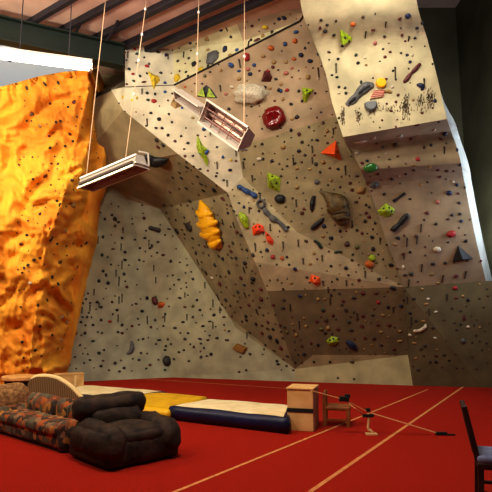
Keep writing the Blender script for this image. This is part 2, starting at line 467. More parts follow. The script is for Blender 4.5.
for (p, w, lb) in purl:
    c = flo(p[0], p[1], CEIL)
    e = MB()
    base = Vector((c.x, c.y, CEIL))
    # keep clear of the climbing wall: run towards the camera, stop before the wall
    a = pdir * (2.6); b = -pdir * 6.5
    o = MB().bar(a - Vector((0, 0, .075)), b - Vector((0, 0, .075)), w * .62, .15).build('roof_purlin', M_purlin); o.location = base
    tag(o, lb, 'roof beam', 'dark roof purlins')
# braces (thin struts)
for (p0, p1, lb) in (((75, 34), (84, 17), 'thin roof strut left of the first rope'), ((107, 41), (118, 21), 'thin roof strut between the two left ropes')):
    a = flo(p1[0], p1[1], CEIL - .05); d = ray(*p0); b = CAM + d * ((a.y + .5) / d.y)
    o = MB().bar(Vector((0, 0, 0)), b - a, .05).build('roof_strut', M_purlin); o.location = a
    tag(o, lb, 'roof beam', 'thin roof struts')

M_alu = mat('lamp_white_metal', (206, 198, 186), .35, metal=.4)
M_alud = mat('lamp_grille', (160, 124, 116), .45, metal=.4)
M_tube = mat('tube_glow', (255, 250, 240), .3, emit=(255, 246, 226), estr=14)
M_black = mat('black_rubber', (22, 21, 22), .6)
M_rope = mat('rope_cream', (206, 178, 146), .8)
M_bead = mat('rope_clip', (240, 236, 226), .4)
# lit fluorescent under the girder
a = at(-6, 54, 9.0); b = at(91, 67, 10.9)
b.z = a.z = (a.z + b.z) / 2
d = ray(-6, 54); a = CAM + d * ((a.z - CAMH) / d.z); d = ray(92, 67); b = CAM + d * ((a.z - CAMH) / d.z)
lamp = empty('fluorescent_lamp', (a + b) / 2, 0, 'long lit white fluorescent lamp under the green girder', 'lamp')
c0 = lamp.location
part(MB().bar(a - c0 + Vector((0, 0, .11)), b - c0 + Vector((0, 0, .11)), .16, .05), 'housing', M_alu, lamp)
part(MB().tube([a - c0, b - c0], .085, 12), 'tube', M_tube, lamp, smooth=False)
part(MB().bar(a - c0, a - c0 + (b - a).normalized() * .06, .18, .18), 'end_cap', M_alu, lamp)
part(MB().bar(b - c0, b - c0 - (b - a).normalized() * .05, .17, .17), 'end_cap', M_alu, lamp)
for k in (.25, .75):
    q = a.lerp(b, k) - c0
    part(MB().bar(q + Vector((0, 0, .15)), Vector((q.x, q.y, CEIL - c0.z)), .015), 'hanger', M_purlin, lamp)

# trough lamps on ropes
def trough(name, A, B, w, h, label, open_dir, grille=True):
    # A,B: axis ends; open_dir: the way the mouth faces
    c = (A + B) / 2; L = (B - A).length; d = (B - A).normalized()
    f = (open_dir - d * open_dir.dot(d)).normalized(); s = d.cross(f).normalized()
    e = empty(name, c, 0, label, 'lamp', 'trough lamps hung on ropes')
    p = lambda u, x, y: d * u + s * x + f * y
    def shell(pro, th):
        mb = MB(); n = len(pro); vs = []
        for u in (-L / 2, L / 2):
            for x, y in pro: vs.append(p(u, x, y))
        fs = [(i, i + 1, n + i + 1, n + i) for i in range(n - 1)]
        return mb.add(vs, fs)
    prof = [(-w / 2, h / 2), (-w / 2 * .75, 0), (-w / 4, -h / 2), (w / 4, -h / 2), (w / 2 * .75, 0), (w / 2, h / 2)]
    hs = part(shell(prof, 0), 'housing', M_alu, e)
    sm = hs.modifiers.new('t', 'SOLIDIFY'); sm.thickness = .012
    rim = MB()
    for x in (-w / 2, w / 2): rim.bar(p(-L / 2, x, h / 2), p(L / 2, x, h / 2), .03)
    part(rim, 'rim', M_alu, e)
    for u in (-L / 2, L / 2):
        vs = [p(u, x * .98, y) for x, y in prof]
        pp = part(MB().add(vs, [tuple(range(len(vs)))]), 'end_plate', M_alu, e)
        pp.modifiers.new('t', 'SOLIDIFY').thickness = .01
    if open_dir.z < -.9:
        sg = 1 if s.dot(CAM - c) > 0 else -1
        part(MB().bar(p(-L / 2 + .03, sg * (w / 2 * .93), h * .2), p(L / 2 - .03, sg * (w / 2 * .93), h * .2), .05, .035), 'slot', mat('slot_dark', (84, 66, 56), .6), e)
        part(MB().bar(p(-L / 2, sg * w * .3, -h * .42), p(L / 2, sg * w * .3, -h * .42), .03, .03), 'top_rail', mat('rail_white', (244, 240, 232), .3), e)
    gr = MB()
    if grille:
        for k in range(int(L / .22)):
            u = -L / 2 + .05 + k * .22; gr.bar(p(u, -w * .42, h * .3), p(u, w * .42, h * .3), .012)
    for x in (-.18, .18): gr.bar(p(-L / 2, w * x, h * .28), p(L / 2, w * x, h * .28), .014)
    part(gr, 'grille', M_alud, e)
    part(MB().tube([p(-L / 2 + .04, 0, -.02), p(L / 2 - .04, 0, -.02)], .025, 8), 'tube', mat('tube_off', (176, 142, 132), .3), e, smooth=True)
    part(MB().add([p(u, x, y * .9 + .004) for u in (-L / 2, L / 2) for x, y in ((-w * .36, 0), (-w * .2, -h * .42), (w * .2, -h * .42), (w * .36, 0))], [(0, 1, 5, 4), (1, 2, 6, 5), (2, 3, 7, 6)]), 'reflector', mat('reflector_pink', (176, 140, 130), .3, metal=.5), e)
    return e, p, L
YL = 8.2
A = at(85, 184, YL + .5); B = at(141, 161, YL - .35)
e1, p1, L1 = trough('trough_lamp', A, B, .30, .20, 'pale trough lamp on two ropes hanging before the orange rock edge', Vector((.1, -.05, -1)))
mbk = MB(); f0 = p1(L1 / 2, 0, 0)
mbk.bar(p1(L1 / 2 + .01, -.13, .05), p1(L1 / 2 + .01, .15, .05), .025).bar(p1(L1 / 2 + .01, .15, .05), p1(L1 / 2 + .01, .15, -.16), .025).bar(p1(L1 / 2 + .01, .15, -.16), p1(L1 / 2 - .1, .05, -.2), .025)
part(mbk, 'bracket', M_alu, e1)
A = at(178, 93, 8.9); B = at(203, 110, 8.5)
e2, p2, L2 = trough('trough_lamp', A, B, .20, .16, 'narrow pale lamp section tilted beside the black and yellow triangle', Vector((-.2, -.55, -.8)), False)
A = at(207, 112, 8.4); B = at(248, 140, 7.9)
e3, p3, L3 = trough('trough_lamp', A, B, .40, .22, 'wide trough lamp with pink grille tilted down to the right', Vector((-.25, -.85, -.42)))
part(MB().bar(p3(L3 / 2, -.12, .12), p3(L3 / 2, .17, .13), .025).bar(p3(L3 / 2, .17, .13), p3(L3 / 2, .17, -.08), .025), 'bracket', M_alu, e3)
def rope(pb, Yb, pt, label, beads=()):
    b = at(*pb, Yb); d = ray(*pt)
    t = CAM + d * ((CEIL - CAMH) / d.z)
    # hang it from the roof above, keeping the sideways lean small
    e = empty('lamp_rope', b, 0, label, 'rope', 'ropes holding the lamps')
    pts = [(b.lerp(t, k / 10) - b) for k in range(11)]
    part(MB().tube(pts, .008, 6), 'cord', M_rope, e, smooth=True)
    if beads:
        for k in beads:
            part(MB().cushion((b.lerp(t, k) - b), (.022, .022, .03), .02, n=4), 'rope_clip', M_bead, e, smooth=True)
rope((86, 180), YL + .5, (106, -4), 'thin cream rope nearest the orange rock wall')
rope((125, 163), YL - .1, (147, -4), 'beaded cream rope crossing the pale prow', (.35, .55, .72, .9))
rope((196, 100), 8.7, (199, -4), 'cream rope just left of the black and yellow triangle', (.4, .82))
rope((244, 136), 7.95, (244.5, -4), 'pale rope hanging past the cream rock hold', (.5,))

# ------------------------------------------------------------------ holds
CLR = {'k': ((30, 29, 33), 'black'), 'g': ((42, 62, 46), 'dark green'), 'm': ((110, 38, 38), 'maroon'), 'r': ((190, 36, 34), 'red'),
       'b': ((44, 84, 150), 'blue'), 'n': ((30, 40, 84), 'navy'), 'y': ((236, 200, 30), 'yellow'), 't': ((186, 146, 84), 'tan'),
       'w': ((226, 214, 186), 'cream'), 'o': ((224, 110, 34), 'orange'), 'p': ((206, 120, 108), 'pink'), 'e': ((108, 108, 108), 'grey'),
       'l': ((176, 204, 24), 'lime'), 'v': ((110, 104, 50), 'olive'), 'u': ((92, 62, 42), 'brown'), 'd': ((58, 50, 46), 'dark')}
def hm(c):
    rgb, nm = CLR[c]
    g = sum(rgb) / 3; rgb = tuple(v * .84 + g * .10 for v in rgb)
    return mat('resin_' + nm.replace(' ', '_'), rgb, .5, rgb2=tuple(v * .72 for v in rgb), scale=14, bump=.25, bscale=40, spec=.4)
LANDMARK = []
def frame_at(px, py):
    h = anyhit(px, py)
    if h is None: return None
    _, loc, n, i, isr = h
    ex = plane_hit(px + 1, py, loc, n) - loc; ey = plane_hit(px, py - 1, loc, n) - loc
    pxm = (loc - CAM).dot(FW) / F
    return loc, n, ex, ey, pxm, i, isr
def hold_root(px, py, label, short=None, group=None, name='climbing_hold'):
    fr = frame_at(px, py); loc, n = fr[0], fr[1]
    e = empty(name, loc, 0, label, 'climbing hold', group)
    if short: LANDMARK.append((px, py, short))
    return e, loc, n, fr
def wp(px, py, loc, n, h=0.0):      # point on the wall plane under a picture point, in the hold's frame
    return plane_hit(px, py, loc, n) - loc + n * h
def volume(px, py, outline, apex, H, c, label, short=None, bolts=0, col=None):
    e, loc, n, fr = hold_root(px, py, label, short)
    base = [wp(x, y, loc, n, -.004) for x, y in outline]; ap = [wp(x, y, loc, n, H) for x, y in apex]
    mb = MB(); m = len(base)
    if len(ap) == 1:
        mb.add(base + ap, [(i, (i + 1) % m, m) for i in range(m)] + [tuple(reversed(range(m)))])
    else:
        mb.add(base + ap, [(i, (i + 1) % m, m + (i + 1) % m, m + i) for i in range(m)] + [tuple(range(m, 2 * m)), tuple(reversed(range(m)))])
    o = part(mb, 'body', col or hm(c), e, bevel=.012)
    if bolts:
        top = ap[0] if len(ap) == 1 else sum(ap, Vector()) / len(ap)
        for i in range(bolts):
            a = base[i % m]; b = base[(i + 1) % m]; q = (a + b + top * 1.3) / 3.3
            nn = (b - a).cross(top - a).normalized()
            if nn.dot(n) < 0: nn = -nn
            x = nn.orthogonal().normalized() * .03; y = nn.cross(x)
            q = q + nn * .004
            vs = [q + x * math.cos(k * math.pi / 4) + y * math.sin(k * math.pi / 4) for k in range(8)]
            part(MB().add(vs, [tuple(range(8))]), 'bolt_hole', M_seam, e)
    return e, loc, n, base, ap
def crs(pts, k=5):
    out = []; n = len(pts)
    for i in range(n - 1):
        g = lambda a: Vector(pts[max(0, min(n - 1, a))])
        for j in range(k): out.append(cr(g(i - 1), g(i), g(i + 1), g(i + 2), j / k))
    out.append(Vector(pts[-1])); return out
def worm_mesh(path, loc, n, pxm, flat=.75, nz=.12, k=5, seed=0, off=0.0):
    # path: (px, py, radius px)
    pts = crs([(x, y, r) for x, y, r in path], k)
    a = pts[0]; b = pts[1]; ce = []; rr = []
    dirs = (pts[0] - pts[1]); dirs.z = 0; dirs = dirs.normalized() if dirs.length else dirs
    for s in (1.0, .92, .7, .38):
        q = pts[0] + dirs * pts[0].z * s * .9; ce.append(q); rr.append(pts[0].z * math.sqrt(max(.02, 1 - s * s)))
    for p in pts: ce.append(p); rr.append(p.z)
    dirs = (pts[-1] - pts[-2]); dirs.z = 0; dirs = dirs.normalized() if dirs.length else dirs
    for s in (.38, .7, .92, 1.0):
        q = pts[-1] + dirs * pts[-1].z * s * .9; ce.append(q); rr.append(pts[-1].z * math.sqrt(max(.02, 1 - s * s)))
    P3 = []; R3 = []
    for q, r in zip(ce, rr):
        rm = max(.004, r * pxm); P3.append(wp(q.x, q.y, loc, n, rm * flat * .45 + off)); R3.append(rm)
    mb = MB().tube(P3, R3, 12, flat, n)
    if nz:
        mb.v = [tuple(Vector(v) + Vector((1, 1, 1)).cross(Vector(v)).normalized() * 0 + n * (noise.noise(Vector(v) * 14 + Vector((seed, 0, 0))) * nz * .12)) for v in mb.v]
    return mb
def worm(px, py, path, c, label, short=None, flat=.75, k=5, extra=()):
    e, loc, n, fr = hold_root(px, py, label, short)
    part(worm_mesh(path, loc, n, fr[4], flat, .12, k, px), 'body', c if not isinstance(c, str) else hm(c), e, smooth=True)
    for nm, pth, cc in extra: part(worm_mesh(pth, loc, n, fr[4], flat * 1.15, 0, 4), nm, hm(cc) if isinstance(cc, str) else cc, e, smooth=True)
    return e, loc, n, fr
def lump_mesh(seed, amp=.22, sub=3, boxy=0):
    bm = bmesh.new(); bmesh.ops.create_icosphere(bm, subdivisions=sub, radius=1)
    for v in bm.verts:
        d = v.co.normalized()
        k = 1 + amp * noise.noise(d * 1.6 + Vector((seed * 3.3, seed, 0))) + amp * .5 * noise.noise(d * 4 + Vector((seed, 0, 2)))
        if boxy: k *= 1 / max(.62, (abs(d.x) ** boxy + abs(d.y) ** boxy + abs(d.z) ** boxy) ** (1 / boxy))
        v.co = d * k
        v.co.z = max(-.25, v.co.z)
    me = bpy.data.meshes.new('hold_body'); bm.to_mesh(me); bm.free()
    for p in me.polygons: p.use_smooth = True
    return me
def place(o, fr, w, h, depth, ang=0):
    loc, n, ex, ey, pxm = fr[:5]
    y = ey.normalized(); y = (y - n * y.dot(n)).normalized(); x = y.cross(n).normalized()
    sx = min(ex.length, 1.6 * pxm) * w / 2; sy = min(ey.length, 1.7 * pxm) * h / 2
    Mr = Matrix((x, y, n)).transposed().to_4x4() @ Matrix.Rotation(ang, 4, 'Z')
    o.matrix_world = Matrix.Translation(loc) @ Mr @ Matrix.Diagonal((sx, sy, depth, 1))
def lump(px, py, w, h, c, label, short=None, seed=1, ang=0, amp=.22, depth=None, extra=None, boxy=0):
    fr = frame_at(px, py)
    me = lump_mesh(seed, amp, 3, boxy); me.materials.append(hm(c) if isinstance(c, str) else c)
    o = bpy.data.objects.new('climbing_hold', me); COL.objects.link(o)
    place(o, fr, w, h, depth or fr[4] * min(w, h) * .42, ang)
    tag(o, label, 'climbing hold')
    if short: LANDMARK.append((px, py, short))
    return o

# --- the large, individual holds
e, loc, n, base, ap = volume(206, 91, [(206.5, 81), (196, 97), (219, 99)], [(206.5, 92)], .04, 'k', 'black triangular volume hold with two bright yellow facets above the lamp', 'the black-and-yellow triangle')
def pyr_pt(px, py):
    p = wp(px, py, loc, n); a = ap[0] - n * .09
    return p + n * .046
    hs = 1
    for i in range(3):
        s, t = base[i], base[(i + 1) % 3]; nd = (t - s).cross(n).normalized()
        hs = min(hs, max(0, (p - s).dot(nd) / (a - s).dot(nd)))
    return p + n * (.09 * hs + .02)
for tri in (((197.8, 95.2), (203.2, 87), (205.6, 97.2)), ((209.6, 88), (216, 97.6), (207, 97.2))):
    part(MB().add([pyr_pt(*t) for t in tri], [(0, 1, 2)]), 'yellow_facet', hm('l'), e)
# red dish
e, loc, n, fr = hold_root(274, 118, 'big glossy red dish-shaped hold, roundest and reddest on the wall', 'the big red hold')
me = lump_mesh(2, .16, 4); me.materials.append(mat('gloss_red', (112, 12, 14), .25, spec=.6))
for v in me.vertices:
    r = math.hypot(v.co.x - .1, v.co.y + .1)
    if v.co.z > 0: v.co.z -= .42 * max(0, 1 - (r / .62) ** 2)
o = obj('body', me, None); place(o, (Vector((0, 0, 0)),) + fr[1:], 23, 23, .22); o.parent = e
o = obj('bolt_hole', lump_mesh(1, 0, 1)); o.data.materials.append(M_seam); place(o, (n * .13,) + fr[1:], 2.5, 2.5, .012); o.parent = e
lump(250, 94, 33, 21, 'w', 'wide cream rocky hold with holes behind the pale rope', 'the wide cream rocky hold', 5, -.1, .42)
volume(307, 94, [(302, 87), (314, 89), (310, 96), (306, 104), (302.5, 100)], [(307, 94)], .2, 'l', 'lime faceted volume just left of the column top', 'the lime side volume', 2)
volume(345, 37, [(340, 29), (352, 37), (353, 40), (340, 43)], [(343, 38)], .22, 'l', 'lime faceted volume at the top of the column', 'the topmost lime volume', 2)
volume(276, 182, [(266.5, 171), (281, 177), (280, 193), (268, 188)], [(271, 180)], .22, 'l', 'lime block volume beside the black ball hold', 'the lime block in the middle', 3)
volume(385, 210, [(377, 211), (386, 203), (395, 209), (394, 214), (386, 218), (379, 215)], [(386, 209)], .16, 'l', 'lime six-sided gem volume low on the column', 'the lime gem on the column', 3)
volume(333, 341, [(326, 341), (331, 336), (338, 337), (340, 342), (334, 346), (328, 345)], [(332, 340)], .14, 'l', 'lime rounded volume low on the dim lower panel', 'the low lime volume', 2)
worm(244, 221, [(241.5, 215, 3), (244, 219, 4.2), (246.5, 226, 2.8)], 'l', 'lime lumpy hold joined above the orange pair', 'the lime lump')
volume(153, 79, [(147, 70), (153, 74), (159, 76), (160.5, 81), (156, 85), (154, 92), (151.5, 84), (150, 78)], [(154, 79)], .1, 'y', 'yellow winged hold on the square top panel of the prow', 'the yellow winged hold', 1)
lump(177, 78, 6, 8, 'y', 'yellow rounded hold beside the black seam corner', 'the yellow seam-corner hold', 4)
volume(202, 147, [(197, 133), (200, 140), (203, 145), (208, 149), (206.5, 155), (208.5, 160), (207.5, 168), (203, 159), (198, 153), (196, 146)], [(202, 150)], .09, 'l', 'tall lime leaf-shaped hold under the lamps', 'the tall lime leaf hold', 0)
worm(203, 153, [(200.5, 153, 1.6), (204, 154, 1.8), (207.5, 151, 1.6)], 'b', 'blue-grey curved hold lying across the tall lime leaf hold')
volume(333, 150, [(336, 140), (342, 161), (332, 157), (320, 153)], [(335, 152)], .26, 'o', 'orange triangular volume left of the column lip', 'the orange triangle', 2, mat('resin_bright_orange', (214, 84, 24), .5))
volume(315, 280, [(311, 274), (320, 277), (321, 283), (316, 286), (309, 281)], [(314.5, 279.5)], .17, 'o', 'orange faceted block on the lighter diagonal panel', 'the orange block', 1, mat('resin_bright_orange', (214, 84, 24), .5))
volume(259, 230, [(251.5, 227), (258, 223), (264, 226), (265, 232), (258, 234), (253, 236)], [(258, 229)], .16, 'o', 'upper orange faceted hold of the joined pair', 'the orange pair', 2, mat('resin_red_orange', (222, 74, 28), .45))
volume(269, 239, [(265, 230), (269, 234), (274, 241), (273, 246), (268, 243), (265.5, 238)], [(269, 239)], .14, 'o', 'lower orange faceted hold of the joined pair', None, 1, mat('resin_red_orange', (222, 74, 28), .45))
volume(161, 305, [(157, 304), (160, 301), (166, 303), (163, 308), (158, 309)], [(161, 305)], .12, 'o', 'orange wedge hold on the pale left slab', 'the orange wedge')
lump(155, 301, 6, 9, 'm', 'maroon flat hold stuck to the orange wedge on the slab', None, 6, .5)
lump(372, 258, 7, 7, 'l', 'lime knob stacked above a small orange knob beside the column foot', 'the lime and orange knobs', 3)
lump(369.5, 264, 9, 8, 'o', 'small orange knob under the lime knob beside the column foot', None, 4)
# ribbed shell
e, loc, n, fr = worm(334, 205, [(320, 191.5, .8), (325, 194, 3), (329, 197, 5.5), (333, 200, 8.5), (336, 203, 11), (338, 207, 11), (340, 211, 9), (341, 215, 9.5), (342, 219, 7)], mat('resin_shell', (104, 84, 44), .55, rgb2=(70, 56, 30), scale=10), 'large brown ribbed shell-like hold in the middle panel', 'the brown shell hold', .6)
for k, (x, y, r) in enumerate(((331, 206, 8), (334, 212, 8), (337, 218, 7))):
    part(worm_mesh([(x, y, 1.2), (x + r * .9, y - 1.5, 1.7), (x + r * 1.7, y - 1, 1.3)], loc, n, fr[4], .7, 0, 4, 0, .17), 'rib', mat('resin_shell_dark', (66, 52, 28), .6), e, smooth=True)
# sandal
e, loc, n, fr = worm(359, 94, [(347.5, 104.5, 2.5), (352, 101, 4), (356.5, 96.5, 3.6), (361, 91, 4.6), (366, 87, 5), (371, 85.5, 3.4)], 'e', 'large dark grey shoe-sole shaped hold high on the column', 'the grey sole hold', .45)
part(worm_mesh([(359, 93.5, 1), (364, 89, 1.8), (369, 86.8, 1)], loc, n, fr[4], .3, 0, 4, 0, .062), 'inlay', hm('k'), e, smooth=True)
part(worm_mesh([(349, 103.3, .8), (353, 99.8, 1.4), (355, 98, .8)], loc, n, fr[4], .3, 0, 4, 0, .062), 'inlay', hm('k'), e, smooth=True)
def disc(cx, cy, rx, ry, n0=14, a0=0, a1=2 * math.pi):
    return [(cx + rx * math.cos(a0 + (a1 - a0) * k / n0), cy + ry * math.sin(a0 + (a1 - a0) * k / n0)) for k in range(n0)]
def shr(ol, k=.85):
    cx = sum(x for x, y in ol) / len(ol); cy = sum(y for x, y in ol) / len(ol)
    return [(cx + (x - cx) * k, cy + (y - cy) * k) for x, y in ol]
ol = [(364, 103.5), (367, 102.6), (371, 102.3), (374, 102), (377, 102.2)] + [(370.5 + 6.6 * math.cos(t), 105.5 + 7 * math.sin(t)) for t in [math.pi * k / 8 for k in range(0, 9)]]
volume(370.5, 107, ol, shr(ol, .8), .12, 'e', 'blue-grey pot-shaped hold with a flat top under the red stripes', 'the grey pot hold', 0, mat('resin_slate', (104, 108, 112), .55))
ol = disc(381, 83, 5.6, 5.4)
volume(381, 83, ol, shr(ol), .08, 'y', 'yellow round disc hold above the red striped hold', 'the yellow disc', 1, mat('resin_sun_yellow', (244, 180, 20), .45))
ol = [(373.5, 91), (385, 90), (383.5, 97), (369.5, 99.5), (370.5, 96)]
e, loc, n, base, ap = volume(377.5, 95, ol, shr(ol, .93), .05, 'p', 'red and pale striped flat hold below the yellow disc', 'the striped hold', 0, mat('resin_pale_pink', (228, 178, 150), .5))
for k in range(4):
    t0 = (k + .1) / 4; t1 = (k + .62) / 4
    L = lambda t: (373.5 - 3.6 * t, 91.2 + 7.6 * t); Q = lambda t: (384.4 - 1.2 * t, 90.6 + 6 * t)
    part(MB().add([wp(*L(t0), loc, n, .056), wp(*Q(t0), loc, n, .056), wp(*Q(t1), loc, n, .056), wp(*L(t1), loc, n, .056)], [(0, 1, 2, 3)]), 'stripe', hm('r'), e)
worm(388, 91, [(385.5, 91.5, 1.3), (388, 91.3, 1.8), (391, 92.5, 1.2)], 't', 'tan slim hold at the right tip of the striped hold')
worm(416, 68, [(412.5, 72, 1.7), (416, 68.5, 2), (419.5, 64.5, 1.6)], 'm', 'upper maroon bar hold of a slanting pair on the column', 'the maroon bar pair')
worm(407.5, 78, [(404.5, 81.5, 1.6), (407.5, 78, 2), (410.5, 74, 1.6)], 'm', 'lower maroon bar hold of a slanting pair on the column')
worm(420.5, 86.5, [(418, 85, 1.6), (420.5, 85.5, 2.4), (422.5, 87.5, 1.9), (421.5, 89.5, 1.2)], 'n', 'navy hooked hold on the right of the column', 'the navy hook')
# yellow stacked croissant
M_must = mat('resin_mustard', (222, 168, 26), .42)
e, loc, n, fr = worm(211, 225, [(201.5, 203, 3.5), (204.5, 209, 9), (208, 217, 12), (211.5, 227, 13), (216, 237, 11), (219, 243, 6)], M_must, 'large yellow hold of stacked folds on the shaded flank', 'the yellow folded hold', .5)
for x0, y0, x1, y1, r in ((201, 211.5, 212.5, 213, 4.6), (202.5, 223.5, 217.5, 221.5, 5.2), (205.5, 233.5, 219.5, 230.5, 5.2), (213, 243, 221.5, 240.5, 4.6)):
    xm, ym = (x0 + x1) / 2, (y0 + y1) / 2 + 1.6
    part(worm_mesh([(x0, y0, r * .55), (xm, ym, r), (x1, y1, r * .6)], loc, n, fr[4], 1.0, 0, 4, 0, .07), 'fold', M_must, e, smooth=True)
worm(248, 191, [(239.5, 187, 2.6), (243, 189, 2.2), (247, 191.5, 2.9), (250.5, 193, 2.2), (254.5, 195.5, 3)], 'b', 'bright blue knuckled hold at the top of the diagonal panel', 'the blue knuckled hold', .9)
e, loc, n, fr = hold_root(261, 203.5, 'grey open ring hold between the blue knuckled and long grey holds')
pts = [wp(261 + 3.4 * math.cos(t) - 1.1 * math.sin(t), 203.5 + 3.6 * math.sin(t) + 1.2 * math.cos(t), loc, n, .04) for t in [2 * math.pi * k / 16 for k in range(17)]]
part(MB().tube(pts, 1.2 * fr[4], 8, 1, n), 'body', hm('e'), e, smooth=True)
worm(276, 218, [(264, 208, 1.8), (266, 212, 2.8), (270, 216, 2.2), (273.5, 219, 3.4), (278, 221.5, 2), (282, 225, 2.2), (286, 229.5, 2.4)], 'e', 'long dark grey wavy hold running down the diagonal panel', 'the long grey wavy hold', .6)
lump(280, 199, 11, 9.5, 'k', 'shiny black ball hold under the lime block', 'the black ball', 3, 0, .12)
worm(313, 203, [(313.5, 197.5, 2), (312.5, 203, 2.6), (312, 209, 2)], 'k', 'upright black bar hold left of the brown shell hold', 'the upright black bar')
worm(318, 224, [(312.5, 228, 2), (317, 224, 2.5), (323, 219, 1.5)], 'k', 'slanting black bar hold below left of the brown shell hold', 'the slanting black bar')
worm(400, 223, [(394, 228.5, 3.2), (398.5, 224.5, 2.4), (402, 220.5, 3), (406, 216, 3)], 'k', 'large glossy black dumbbell hold on the lower column', 'the black dumbbell', .9)
worm(398.5, 197, [(394, 200.5, 1.7), (398, 198, 1), (401, 195.5, 1.2), (404, 193.5, 1.5)], 'k', 'thin black dumbbell hold above the lime gem')
volume(462, 253, [(458, 245), (452, 262), (474, 259)], [(460, 256)], .2, 'k', 'black triangular volume at the right end of the wall', 'the black triangle', 2)
worm(352, 345, [(348, 342, 2.4), (352, 345, 3.6), (355.5, 349, 2)], 'n', 'dark blue leaf-shaped hold beside the low lime volume', 'the dark blue leaf hold')
e, loc, n, base, ap = volume(240, 348, [(232, 348), (237, 343), (241, 344.5), (248, 347.5), (244, 354.5), (237, 351.5)], [(234, 348), (237.5, 344.8), (241, 346), (246, 348.3), (243.5, 352.8), (237.3, 350.2)], .1, 'u', 'brown notched block hold low on the pale slab', 'the brown block on the slab', 0, mat('resin_caramel', (132, 92, 36), .6))
worm(131, 348, [(131.5, 342, 1.3), (132, 347, 2.3), (130.5, 351.5, 2.2), (127.5, 353.5, 1.2)], 'e', 'grey crescent hold low on the left slab', 'the grey crescent')
lump(167, 361, 9, 11, 'd', 'dark oval hold low in the corner of the slab', 'the dark oval', 3, 0, .1)
worm(154.5, 229.5, [(150.5, 228, 2.2), (154, 229, 2), (159, 230.5, 2.4)], 'd', 'long dark bar hold near the top of the slab', 'the dark bar on the slab')
lump(92.5, 216, 7.5, 9, 'd', 'dark round hold at the orange rock edge', 'the round rock-edge hold', 2, 0, .15)
worm(156, 159.5, [(149, 157, 5), (155, 160, 7.5), (163, 159.5, 5), (167.5, 159, 1.5)], 'k', 'large black pointed hold behind the left trough lamp', 'the black pointed hold', .7)
lump(212.5, 58, 11, 14, 'e', 'large grey boulder hold on the bright upper strip', 'the grey boulder hold', 7, -.3, .22)
volume(266, 76, [(261, 82), (264, 71), (268.5, 69), (272.5, 77), (271, 82.5)], [(267, 75)], .16, 'm', 'maroon wedge hold with a pale front above the big red hold', 'the maroon wedge', 0)
volume(176, 103, [(170, 105), (173.5, 97), (180, 100), (183, 106), (175, 109)], [(177, 103)], .12, 't', 'beige hollow wedge hold under the narrow lamp section', 'the beige wedge', 1)
worm(360, 141, [(354.5, 142, 1.2), (360, 140.8, 2), (366, 140.5, 1.4)], 'w', 'long pale green hold just under the column lip', 'the pale bar under the lip')
lump(370.5, 168, 14, 9.5, mat('gloss_green', (44, 104, 46), .2, spec=.6), 'glossy green egg-shaped hold on the column bulge', 'the green egg', 2, .05, .08)
lump(374, 185, 9, 6, 'e', 'greenish grey hold in the column crease', 'the grey-green hold', 4, .3)
worm(319, 243.5, [(315, 241, 1.4), (318, 243, 1.6), (321, 247, 1.8)], 'g', 'pale and green twin hold under the slanting black bar')
worm(422, 328, [(414.5, 331, 1.6), (419, 330.5, 1.6), (424, 328, 2), (425.5, 325, 1.2)], 'w', 'cream curved ledge hold on the right base panel', 'the cream ledge')
lump(437, 249.5, 8, 5.5, 'w', 'cream oval hold left of the black triangle', 'the cream oval', 2, -.2, .06)
lump(451, 234, 9, 7, 'r', 'red lumpy hold above the black triangle', 'the red lump', 3, .3)
lump(189, 227, 7, 8, 'd', 'dark knobbly hold left of the yellow folded hold', 'the dark knob on the flank', 8)
lump(246.5, 57, 6.5, 9, 'r', 'red upright hold beside the pale rope below the black seam', 'the red upright hold', 3)
lump(361, 190, 9, 7.5, 't', 'tan ring-like hold on the column left edge', 'the tan ring hold', 6, .2, .35)

